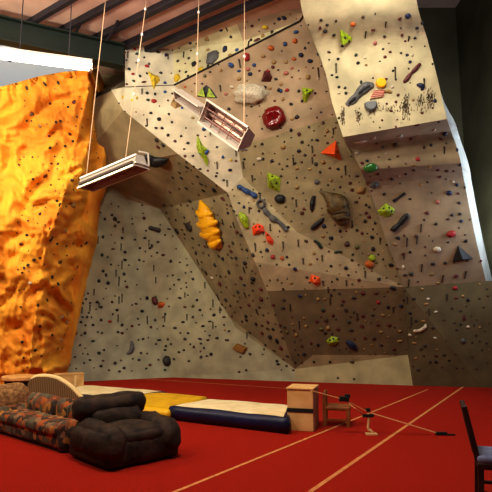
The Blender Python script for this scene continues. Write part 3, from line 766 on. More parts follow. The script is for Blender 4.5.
# --- the many small holds: "px,py,w,h,colour"
DATA = """
135,49,4,4,r 137,54,4,3,g 158,52,4,3,k 166,55,4,4,n 147,66,6,4,r 149,64,3,3,e 161,73,4,3,k 129,69,4,3,k 133,74,4,3,r 140,76,3,3,k
134,81,4,3,g 144,82,7,2.5,m 165,83,4,3,b 147,93,4,4,k 155,94,3,3,k 165,92,4,3,b 148,100,4,3,g 154,101,7,5,r 178,61,3,3,d 137,98,3,3,y
132,100,3,3,y 123,97,3,4,y
159,119,5.5,5,k 162,128,4,4,k 156,128,4,2.5,k 168,135,4,4,d 175,141,4,3,m 169,114,3,3,k 151,113,4,3,k 157,140,5,5,d 163,145,5,4,d 158,147,4,3,m
204,129,5,5,b 181,136,3,2.5,k 188,143,4,3,k 217,147,3,2.5,k 223,157,4,4,b 230,170,5,4,n 231,160,4,2.5,y 236,161,3,2.5,m 217,173,3,2,k 200,169,4,2.5,k 184,149,3,2,d
185,156,3,3,m 193,118,5,3,t 216,176,3,2.5,k 214,190,5,5,k 223,199,6,4.5,m 182,108,3,3,b 184,105,5,4,b 172,122,3,3,k
190,43,4,3,n 207,39,6,5,t 221,30,5,4,n 231,37,4,3.5,d 208,50,4,3,t 225,49,6,7.5,n 237,50,3.5,3.5,b 230,55,3.5,3,t 194,64,6,7,k 201,69,6,5,y 208,66,3,2.5,k
188,76,2.5,2.5,k 186,72,3,2.5,g 252,26,4,3.5,m 265,27,8,6,y 272,32,4,3.5,d 263,36,5,4,t 257,40,8,3.5,m 279,19,5,4,n 251,40,3,3,k
205,76,4,4,v 221,70,4,4,t 231,65,7.5,6.5,b 254,65,5,5,b 248,69,6,5,p 250,74,6,5,n 271,48,8,6.5,o 263,56,6,5,t 274,62,7,5,t 273,67,5,4,m 276,79,5,3.5,d 239,79,6,4,t
232,87,6,4,w 226,94,5,4,p 270,88,5,4,t 265,87,3.5,3,d 279,90,5,5,k 239,71,5,3,b 268,71,5,4,r 229,109,5,4,d 185,87,3.5,3,o 199,103,3,3,o
284,18,7,5,n 296,32,7,5,b 285,44,6,5.5,b 295,41,7,6.5,o 301,55,6.5,6,n 310,61,7,5,n 294,59,6,4,o 305,48,3,3,d 286,62,6,4,t 292,68,4,3.5,p 286,73,6.5,6,p
308,77,6,6,t 318,79,3,2.5,w 281,84,4.5,3.5,t 287,90,5.5,5,r 281,91,4,5,b 299,91,3.5,3.5,k 283,99,4,5,t 291,104,5,4,d 302,101,3,3,k 315,93,3,3,d 318,54,3,4,n
321,20,3.5,3.5,d 327,25,4,3,d 336,21,3,3,d 320,28,3,4,m 325,31,6,5,d 334,35,4,3,d 353,24,7,6,o 363,17,5,3,u 373,30,5,3,m 342,46,4,3.5,k 329,52,5,3,u
338,59,4,3.5,k 337,77,3.5,3,k 332,75,3,2.5,k 358,63,4.5,4,k 365,58,4,3.5,w 366,65,3.5,3,t 375,43,5,5,p 339,87,4,3.5,k 345,88,3.5,3,k 346,93,3.5,3.5,g 339,93,4.5,3.5,w
361,82,3,4,g 356,55,4,5,g
400,19,5.5,4,m 408,16,8,6.5,n 417,28,4.5,3.5,k 422,23,3,4,k 402,35,4,3.5,m 415,38,3.5,2.5,n 405,41,3,2.5,m 390,52,4,3.5,m 383,49,3,2.5,d 385,57,3.5,3.5,m 401,53,3,2.5,d
407,55,4.5,3.5,n 410,62,4.5,4,n 412,55,4,4.5,w 386,79,4,3.5,m 392,87,4.5,4,w 398,95,4,3.5,m 396,102,4,3.5,m 413,100,4,3.5,t 435,101,5,5,n 391,111,5,3,m
422,113,4,3,m 417,125,7,3,m 434,130,3.5,4.5,w 400,136,6,4,w 411,139,4,3,m 417,136,3.5,2.5,t 445,134,7,5,n 441,139,6,3,m 431,145,3.5,3.5,k 383,147,5,4,e 395,145,7,5,u
386,154,3,2.5,w 418,159,6.5,5.5,r 414,165,5,2.5,t 414,170,4,3,u 438,170,5,3,m 447,171,4,3,u 440,177,5,3,m 392,179,4.5,3.5,k 399,176,3,2.5,w 453,182,4,3.5,w 457,185,5,4,n
421,185,4,3.5,t 384,194,3.5,3,k 449,193,8,6,n 410,199,4,2.5,d 438,202,6,5,p 459,203,4,3,d 424,147,4,5,u 447,115,4,4,n 456,139,3,4,d 457,150,3,4,n 460,165,3.5,4,n 430,167,3,2.5,t
323,123,4,4.5,u 327,131,5,5,t 339,118,3,3,d 297,117,6,5,d 299,134,5,5,m 309,127,3,3,d 302,142,4.5,4,d 317,140,4.5,3,k 283,147,6,5.5,t 299,151,5.5,4,k 305,155,4,3.5,d
312,140,2.5,2.5,d 316,164,5,4.5,d 323,162,6,5.5,t 310,169,4,3,t 338,169,4,4,k 287,166,3,2.5,d 297,168,5,4,t 320,172,3,3,d 317,182,7,6,e 331,180,4.5,4,t 297,187,5.5,5,t
328,185,3,2.5,d 340,187,3,3,d 350,183,4,4,m 352,190,5,4.5,m 357,176,6,3.5,u 304,209,4,3,m 292,119,5,4,t 291,130,4,5,k
357,153,5,4,w 374,138,5,4,w 362,163,4.5,4,m 367,161,4,3,k 378,174,4,3,m 366,205,3,3,d
356,202,4.5,3,u 369,207,3,3,d 366,213,4.5,4,m 369,217,5,4,m 365,221,4.5,4,d 375,223,4,3.5,d 324,226,6,5,n 331,238,6,5,k 340,231,4,3.5,k 357,230,4.5,3.5,d
362,233,4,3.5,m 372,237,5,4.5,k 347,244,7,6.5,u 323,236,5,4,t 373,249,5,6,k 357,247,6,5,v 341,252,3,3,d 337,252,8,3.5,g 306,241,5,4,u 314,253,4.5,4,t
398,238,7,4,k 395,244,5,3,t 302,213,5,5,m 288,227,5,4,k
346,268,5.5,4,k 331,266,4,3.5,k 295,269,6,4.5,n 282,258,5.5,5.5,o 287,257,3,3,k 310,264,4,3,t 352,260,4,3.5,d 337,279,3,2.5,d 379,279,5,4,d 359,280,3.5,3,m 291,283,4,2.5,t
283,289,3,2.5,d 300,296,6,4,n 354,298,7,3,k 363,293,6,5,m 376,293,7,3,m 378,302,5,5,r 331,295,3.5,3,d 342,305,3.5,2.5,d 283,308,6,3.5,k 318,299,4,3,t 325,299,4,2.5,t
239,203,3,2.5,k 244,207,3.5,3.5,n 259,211,4,4,k 267,250,5.5,5.5,n 273,257,7,6,r 253,255,5,5.5,d 259,159,7,4.5,w 263,159,3,3.5,k 272,161,4.5,4,k 262,144,3.5,3,k 295,163,3,3,d
237,232,4.5,5,m 223,259,4,5,k 228,213,3.5,4,k 247,250,4,4,d 233,243,4,4,d 245,263,5,5,k 253,279,6,5.5,k 241,278,4.5,5,m 220,284,5,5,m 212,278,4.5,4,w 193,279,3.5,3,d
206,273,3,4,d 261,289,5,4,m 261,299,5.5,5.5,m 236,258,4,4,d 231,251,4,4,m 196,253,4,5,d 241,235,4,3,d 190,201,3.5,3,d 196,212,3,5,d 215,265,4,4,d 229,272,4,5,d 238,292,4,4,d 249,305,4,4,m 226,300,4,5,d 246,316,4,5,d 256,324,4,4,k 262,333,4.5,4,m 270,337,5,6,d 277,341,5,6,k 268,322,4,4,m 281,348,4.5,5,m 273,329,4,4,k
115,219,6,5.5,d 118.5,222,4,2.5,d 115,226,4,4,v 144,218,5,4.5,m 177,231,6,5,k 145,238,5.5,3.5,d 103,237,4,4,g 122,238,3.5,3.5,d 113,249,5,2,m 125,252,3.5,3.5,k 102,255,4,4,g 125,260,4.5,3,d
99,281,4.5,4.5,k 108,283,4.5,4.5,k 106,275,3.5,5,d 124,274,4,4,g 103,271,3.5,3.5,d 127,287,4.5,3.5,m 147,298,4.5,5.5,k 84,261,4,4,d 150,248,3.5,3,d 163,255,4.5,2.5,m 152,246,3,4,d 171,261,4,5,d 158,242,4,3,d
169,229,6,3,d 140,248,3,3,k 139,260,3,3,d 86,243,3,3.5,d 105,219,3,3,d 112,215,3,3.5,k
82,303,5,4,k 90,303,3,2.5,k 97,302,4,3.5,d 101,307,4,4,d 86,299,3,3,d 112,302,3.5,3.5,m 117,310,3.5,3,k 101,320,3.5,3,d 87,317,3,3.5,d 81,322,3.5,3,d 93,325,3.5,3,d 110,321.5,4.5,3,r 122,325,4,4.5,d 102,333,3,2.5,d
85,333,4,3.5,d 93,341,5,2.5,g 118,332,4,3,d 122,333,4,3,m 76,333,3,4,m 80,345,3,2.5,d 99,353,5,4.5,g 104,350,3,3,d 115,363,4,3.5,d 101,366,4.5,3.5,d 90,360,3.5,2.5,d 84,363,3,2.5,d 124,368,4,3.5,d 139,360,3.5,3,d 141,353,3.5,3,d
150,365,3.5,3,m 75,357,3,2.5,d 159,340,5,2.5,d 143,339,3,3,d 166,346,3,3,k 165,350,4,2.5,k 142,311,5,4.5,k 165,370,3,2.5,k 151,327,3,3,m 132,326,4,3,m 155,320,3,3,d
180,298,6,3,k 197,300,4.5,3.5,k 200,310,3.5,3,d 193,306,4,4,v 185,307,4,2.5,m 214,315,4,3.5,k 224,317,5,3,m 183,322,5,3,k 193,317,3,3,d 210,321.5,6,2.5,k 203,326,5,3,k 175,328,4,3,d 188,333,3.5,2.5,d
185,339,4,3,d 200,339,6,3,n 208,340,4,2.5,m 217,338,4,3,d 227,340,5,2.5,d 194,347,4,4,m 211,354,4,3.5,k 201,357,3.5,3,d 184,350,3,2.5,d 179,352,3,2.5,d 189,361,3,2.5,d 174,359,3,3,d 229,331,3.5,2.5,d 250,354,3.5,3,d 225,330,3,2.5,t
277,361,3.5,3,k 278,364,4,3,k 314,362,3,2.5,k 330,362,3.5,2.5,k 352,362,6,4.5,u 338,378,3,2.5,d 354,379,3,2.5,d
323,310,5,4.5,g 346,310,5,4,d 349,322,5,3.5,g 351,330,6,3.5,d 362,326,4,3.5,m 363,316,4.5,3,m 338,329,5,4,m 321,329,6,4.5,v 328,328,5,5,t 325,333,4,3.5,d 306,326,5,3,t 304,354,5,4,k 318,345,3.5,3,k 302,346,3.5,3,u
287,332,4.5,4,v 280,325,4,4,m 296,335,4,5,t 317,321,5,4,m 326,320,5,5,u 333,315,4,4,m 284,300,4,3,d 273,305,4.5,3,m 343,301,4,3,m 365,338,4,3,m 311,343,3,3,m
388,307,4,3.5,k 401,306,5.5,4,n 414,299,4.5,3,k 428,299,5,3.5,w 426,304,6,3,t 436,312,5.5,3,w 410,313,4.5,3.5,k 416,321,4,2.5,d 423,321,5,2.5,t 444,320,3.5,2.5,m 464,318,3.5,8,m 468,327,5,4,w 463,341,6,7,e 435,338,5,3,w 410,335,5.5,4,w 414,343,5.5,2.5,t
421,349,4,3,d 425,346,4,3,d 430,362,3.5,2.5,d 436,362,4,3,k 418,370,4.5,2.5,d 444,355,4,2.5,d 400,341,7,3,t 400,331,5,3,t 381,332,5,3,t 378,325,4,3,m 374,339,4.5,3,d 381,345,4.5,3.5,d 394,349,4.5,3.5,m 389,325,6,4,m 373,315,5,3,d 383,315,4.5,3,t 436,356,4,2.5,m 416,358,4,2.5,t 433,328,4,3,d
466,241,5,4,k 461,221,5,4,n 460,214,4.5,4,k 427,213,6,4,m 448,219,5,3,u 410,252,3.5,3,k 433,264,4.5,3,d 411,274,6,4.5,g 405,275,5,3,d 432,274,5,2.5,t 438,283,5,3,t 422,289,4,3,t 456,276,6,4,m 455,288,6.5,5,r 456,298,5,3,m 468,300,4.5,4,k 393,288,9,4.5,k 391,265,7,4,k 463,296,4,3,t 403,267,3.5,4,w 416,236,5,4,u 436,224,4,3,d 403,254,4,3,m 445,263,4,3,d 452,215,4,3,d
"""  # cream entry just right of the lime and orange knobs is a painted highlight
RDATA = """40,126,5,4,t 32,114,5,4,e 74,102,4,5,m 50,104,3,6,m 45,84,4,3,d 58,83,3,5,d 27,88,4,5,u 68,107,3,3,k 56,122,3,3,k 60,121,3,3,d 49,136,3,3,m 70,134,4,3,m 73,141,3,3,k 50,148,3,3,k 65,146,3,3,k
45,176,5,4,m 33,179,3,3,k 58,164,3,3,k 72,180,5,4,u 57,201,3,3,k 60,205,4,4,k 40,214,3,3,k 50,229,3,3,k 51,239,5,4,d 73,205,9,7,t 57,244,3,3,k 27,235,3,3,k 21,244,4,3,m 66,231,4,5,t 40,258,4,3,d
22,342,4,3,k 34,260,5,4,d 28,265,3,3,k 52,277,4,5,k 30,283,5,4,w 58,284,3,3,k 38,305,3,3,d 62,317,4,3,w 40,326,3,3,k 52,335,3,3,k 35,350,5,4,d 67,322,4,4,w 24,268,3,3,k 47,300,4,3,d 60,262,5,4,u 61,340,4,3,w"""
def parse(s, rk):
    out = []
    for w in s.split():
        a = w.split(','); out.append((float(a[0]), float(a[1]), float(a[2]), float(a[3]), a[4], rk))
    return out
items = parse(DATA, False) + parse(RDATA, True)
LANDMARK += [(60, 120, None)][:0]
ROCKMARK = [(73, 205, 'the tan plate hold on the rock')]
items.sort(key=lambda t: -t[2] * t[3])
NBIG = 60
N_IND = 300
ind = items[:N_IND]; rest = items[N_IND:]
shapes = [lump_mesh(k, .3, 2) for k in range(6)]
shared = {}
def small_mesh(c, k):
    if (c, k) not in shared:
        me = shapes[k].copy(); me.materials.append(hm(c)); shared[(c, k)] = me
    return shared[(c, k)]
DIRS = ['right of', 'above right of', 'above', 'above left of', 'left of', 'below left of', 'below', 'below right of']
used = {}
made = []
for k, (px, py, w, h, c, rk) in enumerate(ind):
    fr = frame_at(px, py)
    if fr is None: continue
    me = small_mesh(c, k % 6)
    o = bpy.data.objects.new('climbing_hold', me); COL.objects.link(o)
    kz = .80 if not (140 < px < 300 and py > 195) else .72
    place(o, fr, w * kz, h * kz, fr[4] * min(w, h) * .36, random.uniform(-.35, .35))
    rock_on = fr[6]
    lm = min(ROCKMARK if False else LANDMARK, key=lambda L: (L[0] - px) ** 2 + (L[1] - py) ** 2)
    if rock_on:
        v = int((py - 70) / 310 * 6); where = ['near the top of', 'high on', 'above the middle of', 'below the middle of', 'low on', 'near the foot of'][max(0, min(5, v))]
        side = 'right flank' if px > pl(py, ridge) else 'bright left face'
        key = '%s the orange rock wall, on its %s' % (where, side); dist = py
    else:
        a = math.atan2(lm[1] - py, px - lm[0]); key = DIRS[int(round(a / (math.pi / 4))) % 8] + ' ' + lm[2]; dist = math.hypot(px - lm[0], py - lm[1])
    ar = w / h
    shp = 'flat wide' if ar > 1.75 else ('slim upright' if ar < .62 else ('chunky' if w * h > 24 else 'small'))
    made.append((o, shp, CLR[c][1], key, dist, rock_on))
grp = {}
for t in made: grp.setdefault((t[1], t[2], t[3]), []).append(t)
ORD = ['nearest', 'second nearest', 'third nearest', 'fourth nearest', 'fifth nearest', 'sixth nearest', 'seventh nearest', 'eighth nearest', 'ninth nearest']
ORDR = ['topmost', 'second from top', 'third from top', 'fourth from top', 'fifth from top', 'sixth from top', 'seventh from top', 'eighth from top']
for (shp, cn, key), L in grp.items():
    L.sort(key=lambda t: t[4])
    for i, t in enumerate(L):
        lb = '%s %s hold %s' % (shp, cn, key)
        if len(lb.split()) > (14 if len(L) > 1 else 16): lb = lb.replace('lower ', '').replace(' hold ', ' ', 1)
        if len(L) > 1: lb += ', ' + (ORDR if t[5] else ORD)[min(i, 7)]
        tag(t[0], lb, 'climbing hold', 'small bolt-on climbing holds')
# the remaining, smallest holds: one object
def add_small(mb, px, py, w, h, seed):
    fr = frame_at(px, py)
    if fr is None: return
    loc, n, ex, ey, pxm = fr[:5]
    y = ey.normalized(); y = (y - n * y.dot(n)).normalized(); x = y.cross(n)
    a = min(ex.length, 1.6 * pxm) * w / 2; b = min(ey.length, 1.7 * pxm) * h / 2; d = pxm * min(w, h) * .4
    rr = random.Random(seed); vs = []
    for ring, (k, z) in enumerate(((1, -.1), (.85, .6))):
        for t in range(6):
            an = t * math.pi / 3 + rr.uniform(-.2, .2); q = k * rr.uniform(.8, 1.15)
            vs.append(loc + x * (a * q * math.cos(an)) + y * (b * q * math.sin(an)) + n * (d * z))
    vs.append(loc + n * d)
    mb.add(vs, [(t, (t + 1) % 6, 6 + (t + 1) % 6, 6 + t) for t in range(6)] + [(6 + t, 6 + (t + 1) % 6, 12) for t in range(6)])
bycol = {}
taken = [(t[0], t[1]) for t in items] + [(L[0], L[1]) for L in LANDMARK]
for t in rest: bycol.setdefault(t[4], []).append(t)
rr = random.Random(11)
def scatter(poly_test, n, cols, mind, szr=(1.5, 2.6)):
    c = 0; tries = 0
    while c < n and tries < 9000:
        tries += 1
        x = rr.uniform(16, 490); y = rr.uniform(10, 372)
        if not poly_test(x, y): continue
        if any((x - a) ** 2 + (y - b) ** 2 < mind ** 2 for a, b in taken): continue
        taken.append((x, y)); c += 1
        s = rr.uniform(*szr); bycol.setdefault(rr.choice(cols), []).append((x, y, s * rr.uniform(.8, 1.5), s, '', False))
def on(lbs):
    def f(x, y):
        h = anyhit(x, y)
        return h is not None and not h[4] and any(s in FACE_TAG[h[3]] for s in lbs)
    return f
scatter(on(['vertical slab', 'lower slab']), 120, 'kddgmud', 4.2)
scatter(on(['flank']), 110, 'kdddmuu', 4.0)
scatter(on(['prow']), 35, 'kkdnm', 7)
scatter(on(['upper', 'top panel']), 60, 'kdutmtn', 6)
scatter(on(['yellowish', 'diagonal panel', 'triangular']), 120, 'kdumtvk', 5)
scatter(on(['leaning lower']), 50, 'kdumt', 5)
scatter(on(['the lower right']), 40, 'dumtk', 6)
scatter(on(['column']), 80, 'kdmumk', 6)
scatter(lambda x, y: (lambda h: h is not None and h[4])(anyhit(x, y)), 110, 'kduumt', 4.5, (1.2, 2.2))
allrest = MB(); mats = []; me_f = []
order = sorted(bycol)
fm = []
for ci, c in enumerate(order):
    n0 = len(allrest.f)
    for i, t in enumerate(bycol[c]): add_small(allrest, t[0], t[1], t[2], t[3], i + ci * 1000)
    fm += [ci] * (len(allrest.f) - n0)
me = bpy.data.meshes.new('small_holds'); me.from_pydata(allrest.v, [], allrest.f)
for c in order: me.materials.append(hm(c))
for p, i in zip(me.polygons, fm): p.material_index = i
bm = bmesh.new(); bm.from_mesh(me); bmesh.ops.recalc_face_normals(bm, faces=bm.faces); bm.to_mesh(me); bm.free()
tag(obj('small_climbing_holds', me), 'scatter of the very smallest climbing holds dotted over all the walls', 'climbing hold', kind='stuff')

# --- quickdraw slings hanging from bolts
DRAWS = """128,55,7 168,57,6 142,92,6 147,122,7 210,132,8 217,165,7 236,152,7 227,183,6 184,55,6 225,28,6 249,45,7 239,63,8 220,88,6 318,72,9 336,68,9 366,35,8 386,25,7 409,40,8 395,72,10 424,83,9 444,150,7
333,131,6 293,161,7 345,170,9 312,149,7 312,160,6 296,203,7 352,224,7 380,241,7 303,261,6 346,283,6 365,274,7 330,302,6 290,307,6 322,258,6 323,283,5 249,210,6 270,227,6 255,247,8 243,165,7 252,179,8 260,198,7
98,240,7 121,247,7 123,230,6 122,265,8 116,273,6 119,281,9 119,300,7 90,308,6 82,310,6 118,318,7 122,298,8 147,320,8 165,318,7 149,243,6 154,268,6 156,280,6 84,293,6 94,292,6 99,305,5
187,317,6 213,303,7 213,325,7 185,295,5 407,242,9 417,240,8 421,228,8 422,268,8 409,283,8 443,279,8 466,275,8 404,256,6 283,245,7 298,243,7 411,321,8 407,300,7 393,310,6 447,297,6 429,312,6
357,317,8 330,301,7 299,325,8 290,308,7 222,222,6 233,225,6 206,245,6 217,297,6 244,295,6 256,312,6 243,270,6 197,262,6 205,285,6 220,310,6 247,335,6 274,219,6 263,232,5 328,290,6"""
M_sling = mat('sling_dark', (50, 42, 32), .9); M_steel = mat('bolt_steel', (160, 150, 130), .4, metal=.8)
def sling_mesh():
    mb = MB()
    mb.add([(-.5, 0, 0), (.5, 0, 0), (.32, .02, -.35), (.32, .02, -1), (-.32, .02, -1), (-.32, .02, -.35),
            (-.5, .5, 0), (.5, .5, 0), (.32, .6, -.35), (.32, .6, -1), (-.32, .6, -1), (-.32, .6, -.35)],
           [(0, 1, 2, 5), (5, 2, 3, 4), (6, 11, 8, 7), (11, 10, 9, 8), (0, 6, 7, 1), (1, 7, 8, 2), (2, 8, 9, 3), (3, 9, 10, 4), (4, 10, 11, 5), (5, 11, 6, 0)])
    return mb.mesh('sling', M_sling)
sl = sling_mesh()
dl = []
for w in DRAWS.split():
    px, py, ln = map(float, w.split(',')); fr = anyhit(px, py - ln / 2)
    if fr is None: continue
    _, loc, n, i, isr = fr
    pxm = (loc - CAM).dot(FW) / F
    o = bpy.data.objects.new('quickdraw', sl); COL.objects.link(o)
    hn = Vector((n.x, n.y, 0)).normalized(); x = hn.cross(Vector((0, 0, 1)))
    L = ln * pxm * 1.05; p2, nn = loc, n
    # follow the wall if it leans back, hang free where it overhangs
    dn = Vector((0, 0, -1)) ; tdn = (dn - n * dn.dot(n)).normalized()
    ax = tdn if n.z > 0 else tdn
    x = ax.cross(n).normalized()
    o.matrix_world = Matrix.Translation(loc + n * .004) @ Matrix((x, n, -ax)).transposed().to_4x4() @ Matrix.Diagonal((.036, .03, L, 1))
    lm = min(LANDMARK, key=lambda t: (t[0] - px) ** 2 + (t[1] - py) ** 2)
    a = math.atan2(lm[1] - py, px - lm[0])
    dl.append((o, DIRS[int(round(a / (math.pi / 4))) % 8] + ' ' + lm[2], math.hypot(px - lm[0], py - lm[1])))
g2 = {}
for t in dl: g2.setdefault(t[1], []).append(t)
for key, L in g2.items():
    L.sort(key=lambda t: t[2])
    for i, t in enumerate(L):
        tag(t[0], 'thin dark sling hanging %s%s' % (key, ', ' + ORD[i] if len(L) > 1 else ''), 'sling', 'dark slings hanging from the wall bolts')

# ------------------------------------------------------------------ mats and boxes on the floor
M_navy = mat('mat_navy_vinyl', (26, 32, 74), .45, rgb2=(20, 24, 56), scale=5, bump=.3, bscale=9)
M_cream = mat('mat_cream_top', (232, 218, 178), .75, rgb2=(216, 198, 152), scale=4, bump=.2, bscale=12)
M_yel = mat('mat_yellow_vinyl', (226, 182, 22), .5, rgb2=(204, 158, 14), scale=5, bump=.3, bscale=10)
def quad_mat(name, tops, h, mside, mtop, label, puff=.03, group='crash mats on the red floor', inset=.05, seam_piece=False):
    # tops: picture corners of the top face (fl, fr, br, bl) at height h
    c = [flo(x, y, h) for x, y in tops]
    ce = sum(c, Vector()) / 4; base = Vector((ce.x, ce.y, 0))
    e = empty(name, base, 0, label, 'mat', group)
    L = [p - Vector((base.x, base.y, 0)) for p in c]
    def grid(n, ins, zf):
        vs = []; fs = []
        for i in range(n + 1):
            for j in range(n + 1):
                u = ins + (1 - 2 * ins) * i / n; v = ins + (1 - 2 * ins) * j / n
                p = L[0].lerp(L[1], u).lerp(L[3].lerp(L[2], u), v)
                vs.append((p.x, p.y, zf(u, v, p)))
        for i in range(n):
            for j in range(n): a = i * (n + 1) + j; fs.append((a, a + n + 1, a + n + 2, a + 1))
        return vs, fs, n
    nz = lambda p: .012 * noise.noise(Vector((p.x * 3, p.y * 3, h)))
    tz = lambda u, v, p: h - .03 + puff * (1 - (2 * u - 1) ** 4) * (1 - (2 * v - 1) ** 4) + nz(p)
    vs, fs, n = grid(14, 0, tz)
    mb = MB().add(vs, fs)
    ring = [i * (n + 1) for i in range(n + 1)] + [n * (n + 1) + j for j in range(1, n + 1)] + [i * (n + 1) + n for i in range(n - 1, -1, -1)] + [j for j in range(n - 1, 0, -1)]
    rv = []
    mid = Vector((0, 0, 0))
    for lev, zz in ((.55, 1), (0.03, 0)):
        for k in ring:
            p = Vector(vs[k]); o = Vector((p.x, p.y, 0)); out = o.normalized() * (.035 if zz else .0)
            w = .012 * noise.noise(Vector((p.x * 5, p.y * 5, lev * 3)))
            rv.append((p.x + out.x + w, p.y + out.y + w, h * lev))
    m = len(ring); allv = vs + rv; f2 = list(fs)
    o1 = len(vs)
    for k in range(m):
        k2 = (k + 1) % m
        f2.append((ring[k], ring[k2], o1 + k2, o1 + k)); f2.append((o1 + k, o1 + k2, o1 + m + k2, o1 + m + k))
    f2.append(tuple(o1 + m + k for k in range(m)))
    part(MB().add(allv, f2), 'side_cover', mside, e, smooth=True)
    if mtop:
        vs2, fs2, n2 = grid(14, inset, lambda u, v, p: tz(u, v, p) + .008)
        t = part(MB().add(vs2, fs2), 'top_cover', mtop, e, smooth=True)
        for k in (.33, .66):
            p = L[0].lerp(L[1], k); q = L[3].lerp(L[2], k)
    return e, L
e, L = quad_mat('crash_mat', [(170, 404.5), (288, 416.5), (292, 404), (208, 397.5)], .25, M_navy, M_cream, 'navy-sided crash mat with cream top next to the wooden crate', .03, inset=.035)
st = MB()
for k in (.35, .62):
    p = L[0].lerp(L[1], k); st.box((p.x * 1.0, p.y - .03, .13), (.06, .02, .2))
quad_mat('crash_mat', [(112, 402.5), (168, 408.5), (206, 395), (152, 390)], .2, M_yel, None, 'bright yellow crash mat behind the dark armchair', .025)
quad_mat('crash_mat', [(62, 392), (121, 397.5), (166, 390.2), (80, 383.5)], .2, M_navy, M_cream, 'cream-topped mat with blue sides lying farthest left beyond the yellow mat', .03, inset=.03)
# plywood crate
M_ply = mat('plywood', (222, 182, 122), .6, rgb2=(204, 160, 100), scale=5, bump=.1, bscale=30)
M_ply2 = mat('plywood_side', (170, 116, 84), .65, rgb2=(150, 98, 70), scale=5)
fl = flo(287.5, 430.5); frr = flo(313.5, 432); bs = flo(324.5, 424)
cx_ = (frr - fl); wd = cx_.length; dx = cx_.normalized(); dy = Vector((-dx.y, dx.x, 0)); dp = .5
crate = empty('plywood_crate', (fl + frr) / 2 + dy * dp / 2, math.atan2(dx.y, dx.x), 'pale plywood crate with a black stripe at the end of the mat', 'crate')
HC = .60
part(MB().box((0, 0, HC / 2), (wd, dp, HC)), 'carcass', M_ply, crate, bevel=.008)
part(MB().box((wd / 2 + .004, 0, HC / 2), (.008, dp - .02, HC - .02)), 'side_panel', M_ply2, crate)
part(MB().box((0, -dp / 2 - .004, HC * .50), (wd + .004, .01, .055)), 'black_stripe', M_black, crate)
part(MB().box((0, 0, HC + .012), (wd + .03, dp + .03, .024)), 'lid', M_ply, crate, bevel=.005)
# low wooden chair behind the crate
M_wood = mat('warm_wood', (150, 92, 46), .55, rgb2=(120, 70, 34), scale=9)
cb = flo(337, 424.5)
ch = empty('wooden_chair', cb, R(-12), 'low warm brown wooden chair right behind the plywood crate', 'chair')
part(MB().cushion((.02, 0, .27), (.2, .2, .03), .02, n=6), 'seat', M_wood, ch, smooth=True)
part(MB().box((-.18, 0, .41), (.035, .36, .2)), 'backrest', M_wood, ch, bevel=.008)
for sx, sy in ((-1, -1), (-1, 1), (1, -1), (1, 1)):
    top = .5 if sx < 0 else .25
    part(MB().bar((sx * .18, sy * .17, 0), (sx * .18, sy * .17, top), .055), 'leg', M_wood, ch)
part(MB().bar((.18, -.17, .1), (.18, .17, .1), .025).bar((-.18, -.17, .1), (.18, -.17, .1), .025), 'stretcher', M_wood, ch)
# slackline
M_web = mat('webbing', (226, 176, 120), .7)
a = flo(311, 390.5, HC + .03); apx = flo(369, 435); stand_h = .36
q = ray(368, 412); mid = CAM + q * ((apx.y + .05) / q.y); stand_h = mid.z
ra = CAM + ray(344, 399.5) * (((a.y + mid.y) / 2) / ray(344, 399.5).y)
en = flo(437, 433, .03)
sl_e = empty('slackline', Vector((mid.x, mid.y, 0)), 0, 'pale taut slackline running from the crate over a stand to the floor', 'slackline')
o0 = sl_e.location
part(MB().bar(a - o0, ra - o0, .035, .012).bar(ra - o0, mid - o0, .035, .012).bar(mid - o0, en - o0, .035, .012), 'webbing', M_web, sl_e)
part(MB().box(ra - o0 + Vector((0, 0, .01)), (.14, .07, .07)).box(ra - o0 + Vector((.05, 0, .05)), (.08, .05, .05)), 'ratchet', M_black, sl_e, bevel=.01)
part(MB().tube([ra - o0, ra - o0 + Vector((.15, -.05, -.12)), mid - o0 + Vector((-.08, 0, -.02))], .008, 6), 'tail', M_web, sl_e)
part(MB().box(en - o0 + Vector((.06, 0, -.005)), (.16, .06, .04)).box(en - o0 + Vector((.18, -.02, -.018)), (.14, .03, .02)), 'floor_anchor', M_black, sl_e, bevel=.006)
st = empty('slackline_stand', Vector((mid.x, mid.y, 0)), 0, 'small pale curved stand holding up the slackline', 'stand')
hh = mid.z
part(MB().tube(crs([(0, 0, hh - .03), (.005, -.01, hh * .6), (-.01, -.02, hh * .25), (.02, -.03, .06), (.06, -.04, .02)], 4), .02, 8), 'post', mat('stand_pale', (206, 170, 120), .5), st, smooth=True)
part(MB().box((0, 0, hh - .05), (.16, .06, .04)).box((0, 0, hh + .03), (.06, .06, .05)), 'head', M_black, st, bevel=.008)
part(MB().box((.03, -.04, .012), (.16, .12, .024)), 'foot', mat('stand_pale', (206, 170, 120), .5), st, bevel=.004)

# cardboard box and round stool at the foot of the rock
M_card = mat('cardboard', (206, 166, 108), .8, rgb2=(188, 146, 90), scale=6)
p = flo(73, 392.0); p = flo(68, 394)
bx = empty('cardboard_box', p, R(24), 'tan cardboard box at the foot of the orange rock wall', 'box')
part(MB().box((0, 0, .22), (.62, .4, .44)), 'carton', M_card, bx, bevel=.01)
part(MB().box((0, 0, .445), (.63, .41, .012)), 'lid', M_card, bx)
part(MB().box((.12, -.203, .22), (.05, .006, .4)), 'tape', mat('tape', (222, 190, 140), .4), bx)
p = flo(19, 402)
rt = empty('round_stool', p, 0, 'low round stool with pale wooden top at the far left', 'stool')
part(MB().cyl((0, 0, .44), .36, .08, 28), 'stool_top', mat('pale_wood', (222, 176, 110), .5, rgb2=(200, 150, 90), scale=6), rt, bevel=.02)
part(MB().cyl((0, 0, .0), .27, .44, 24, .3), 'drum', M_black, rt, bevel=.01)

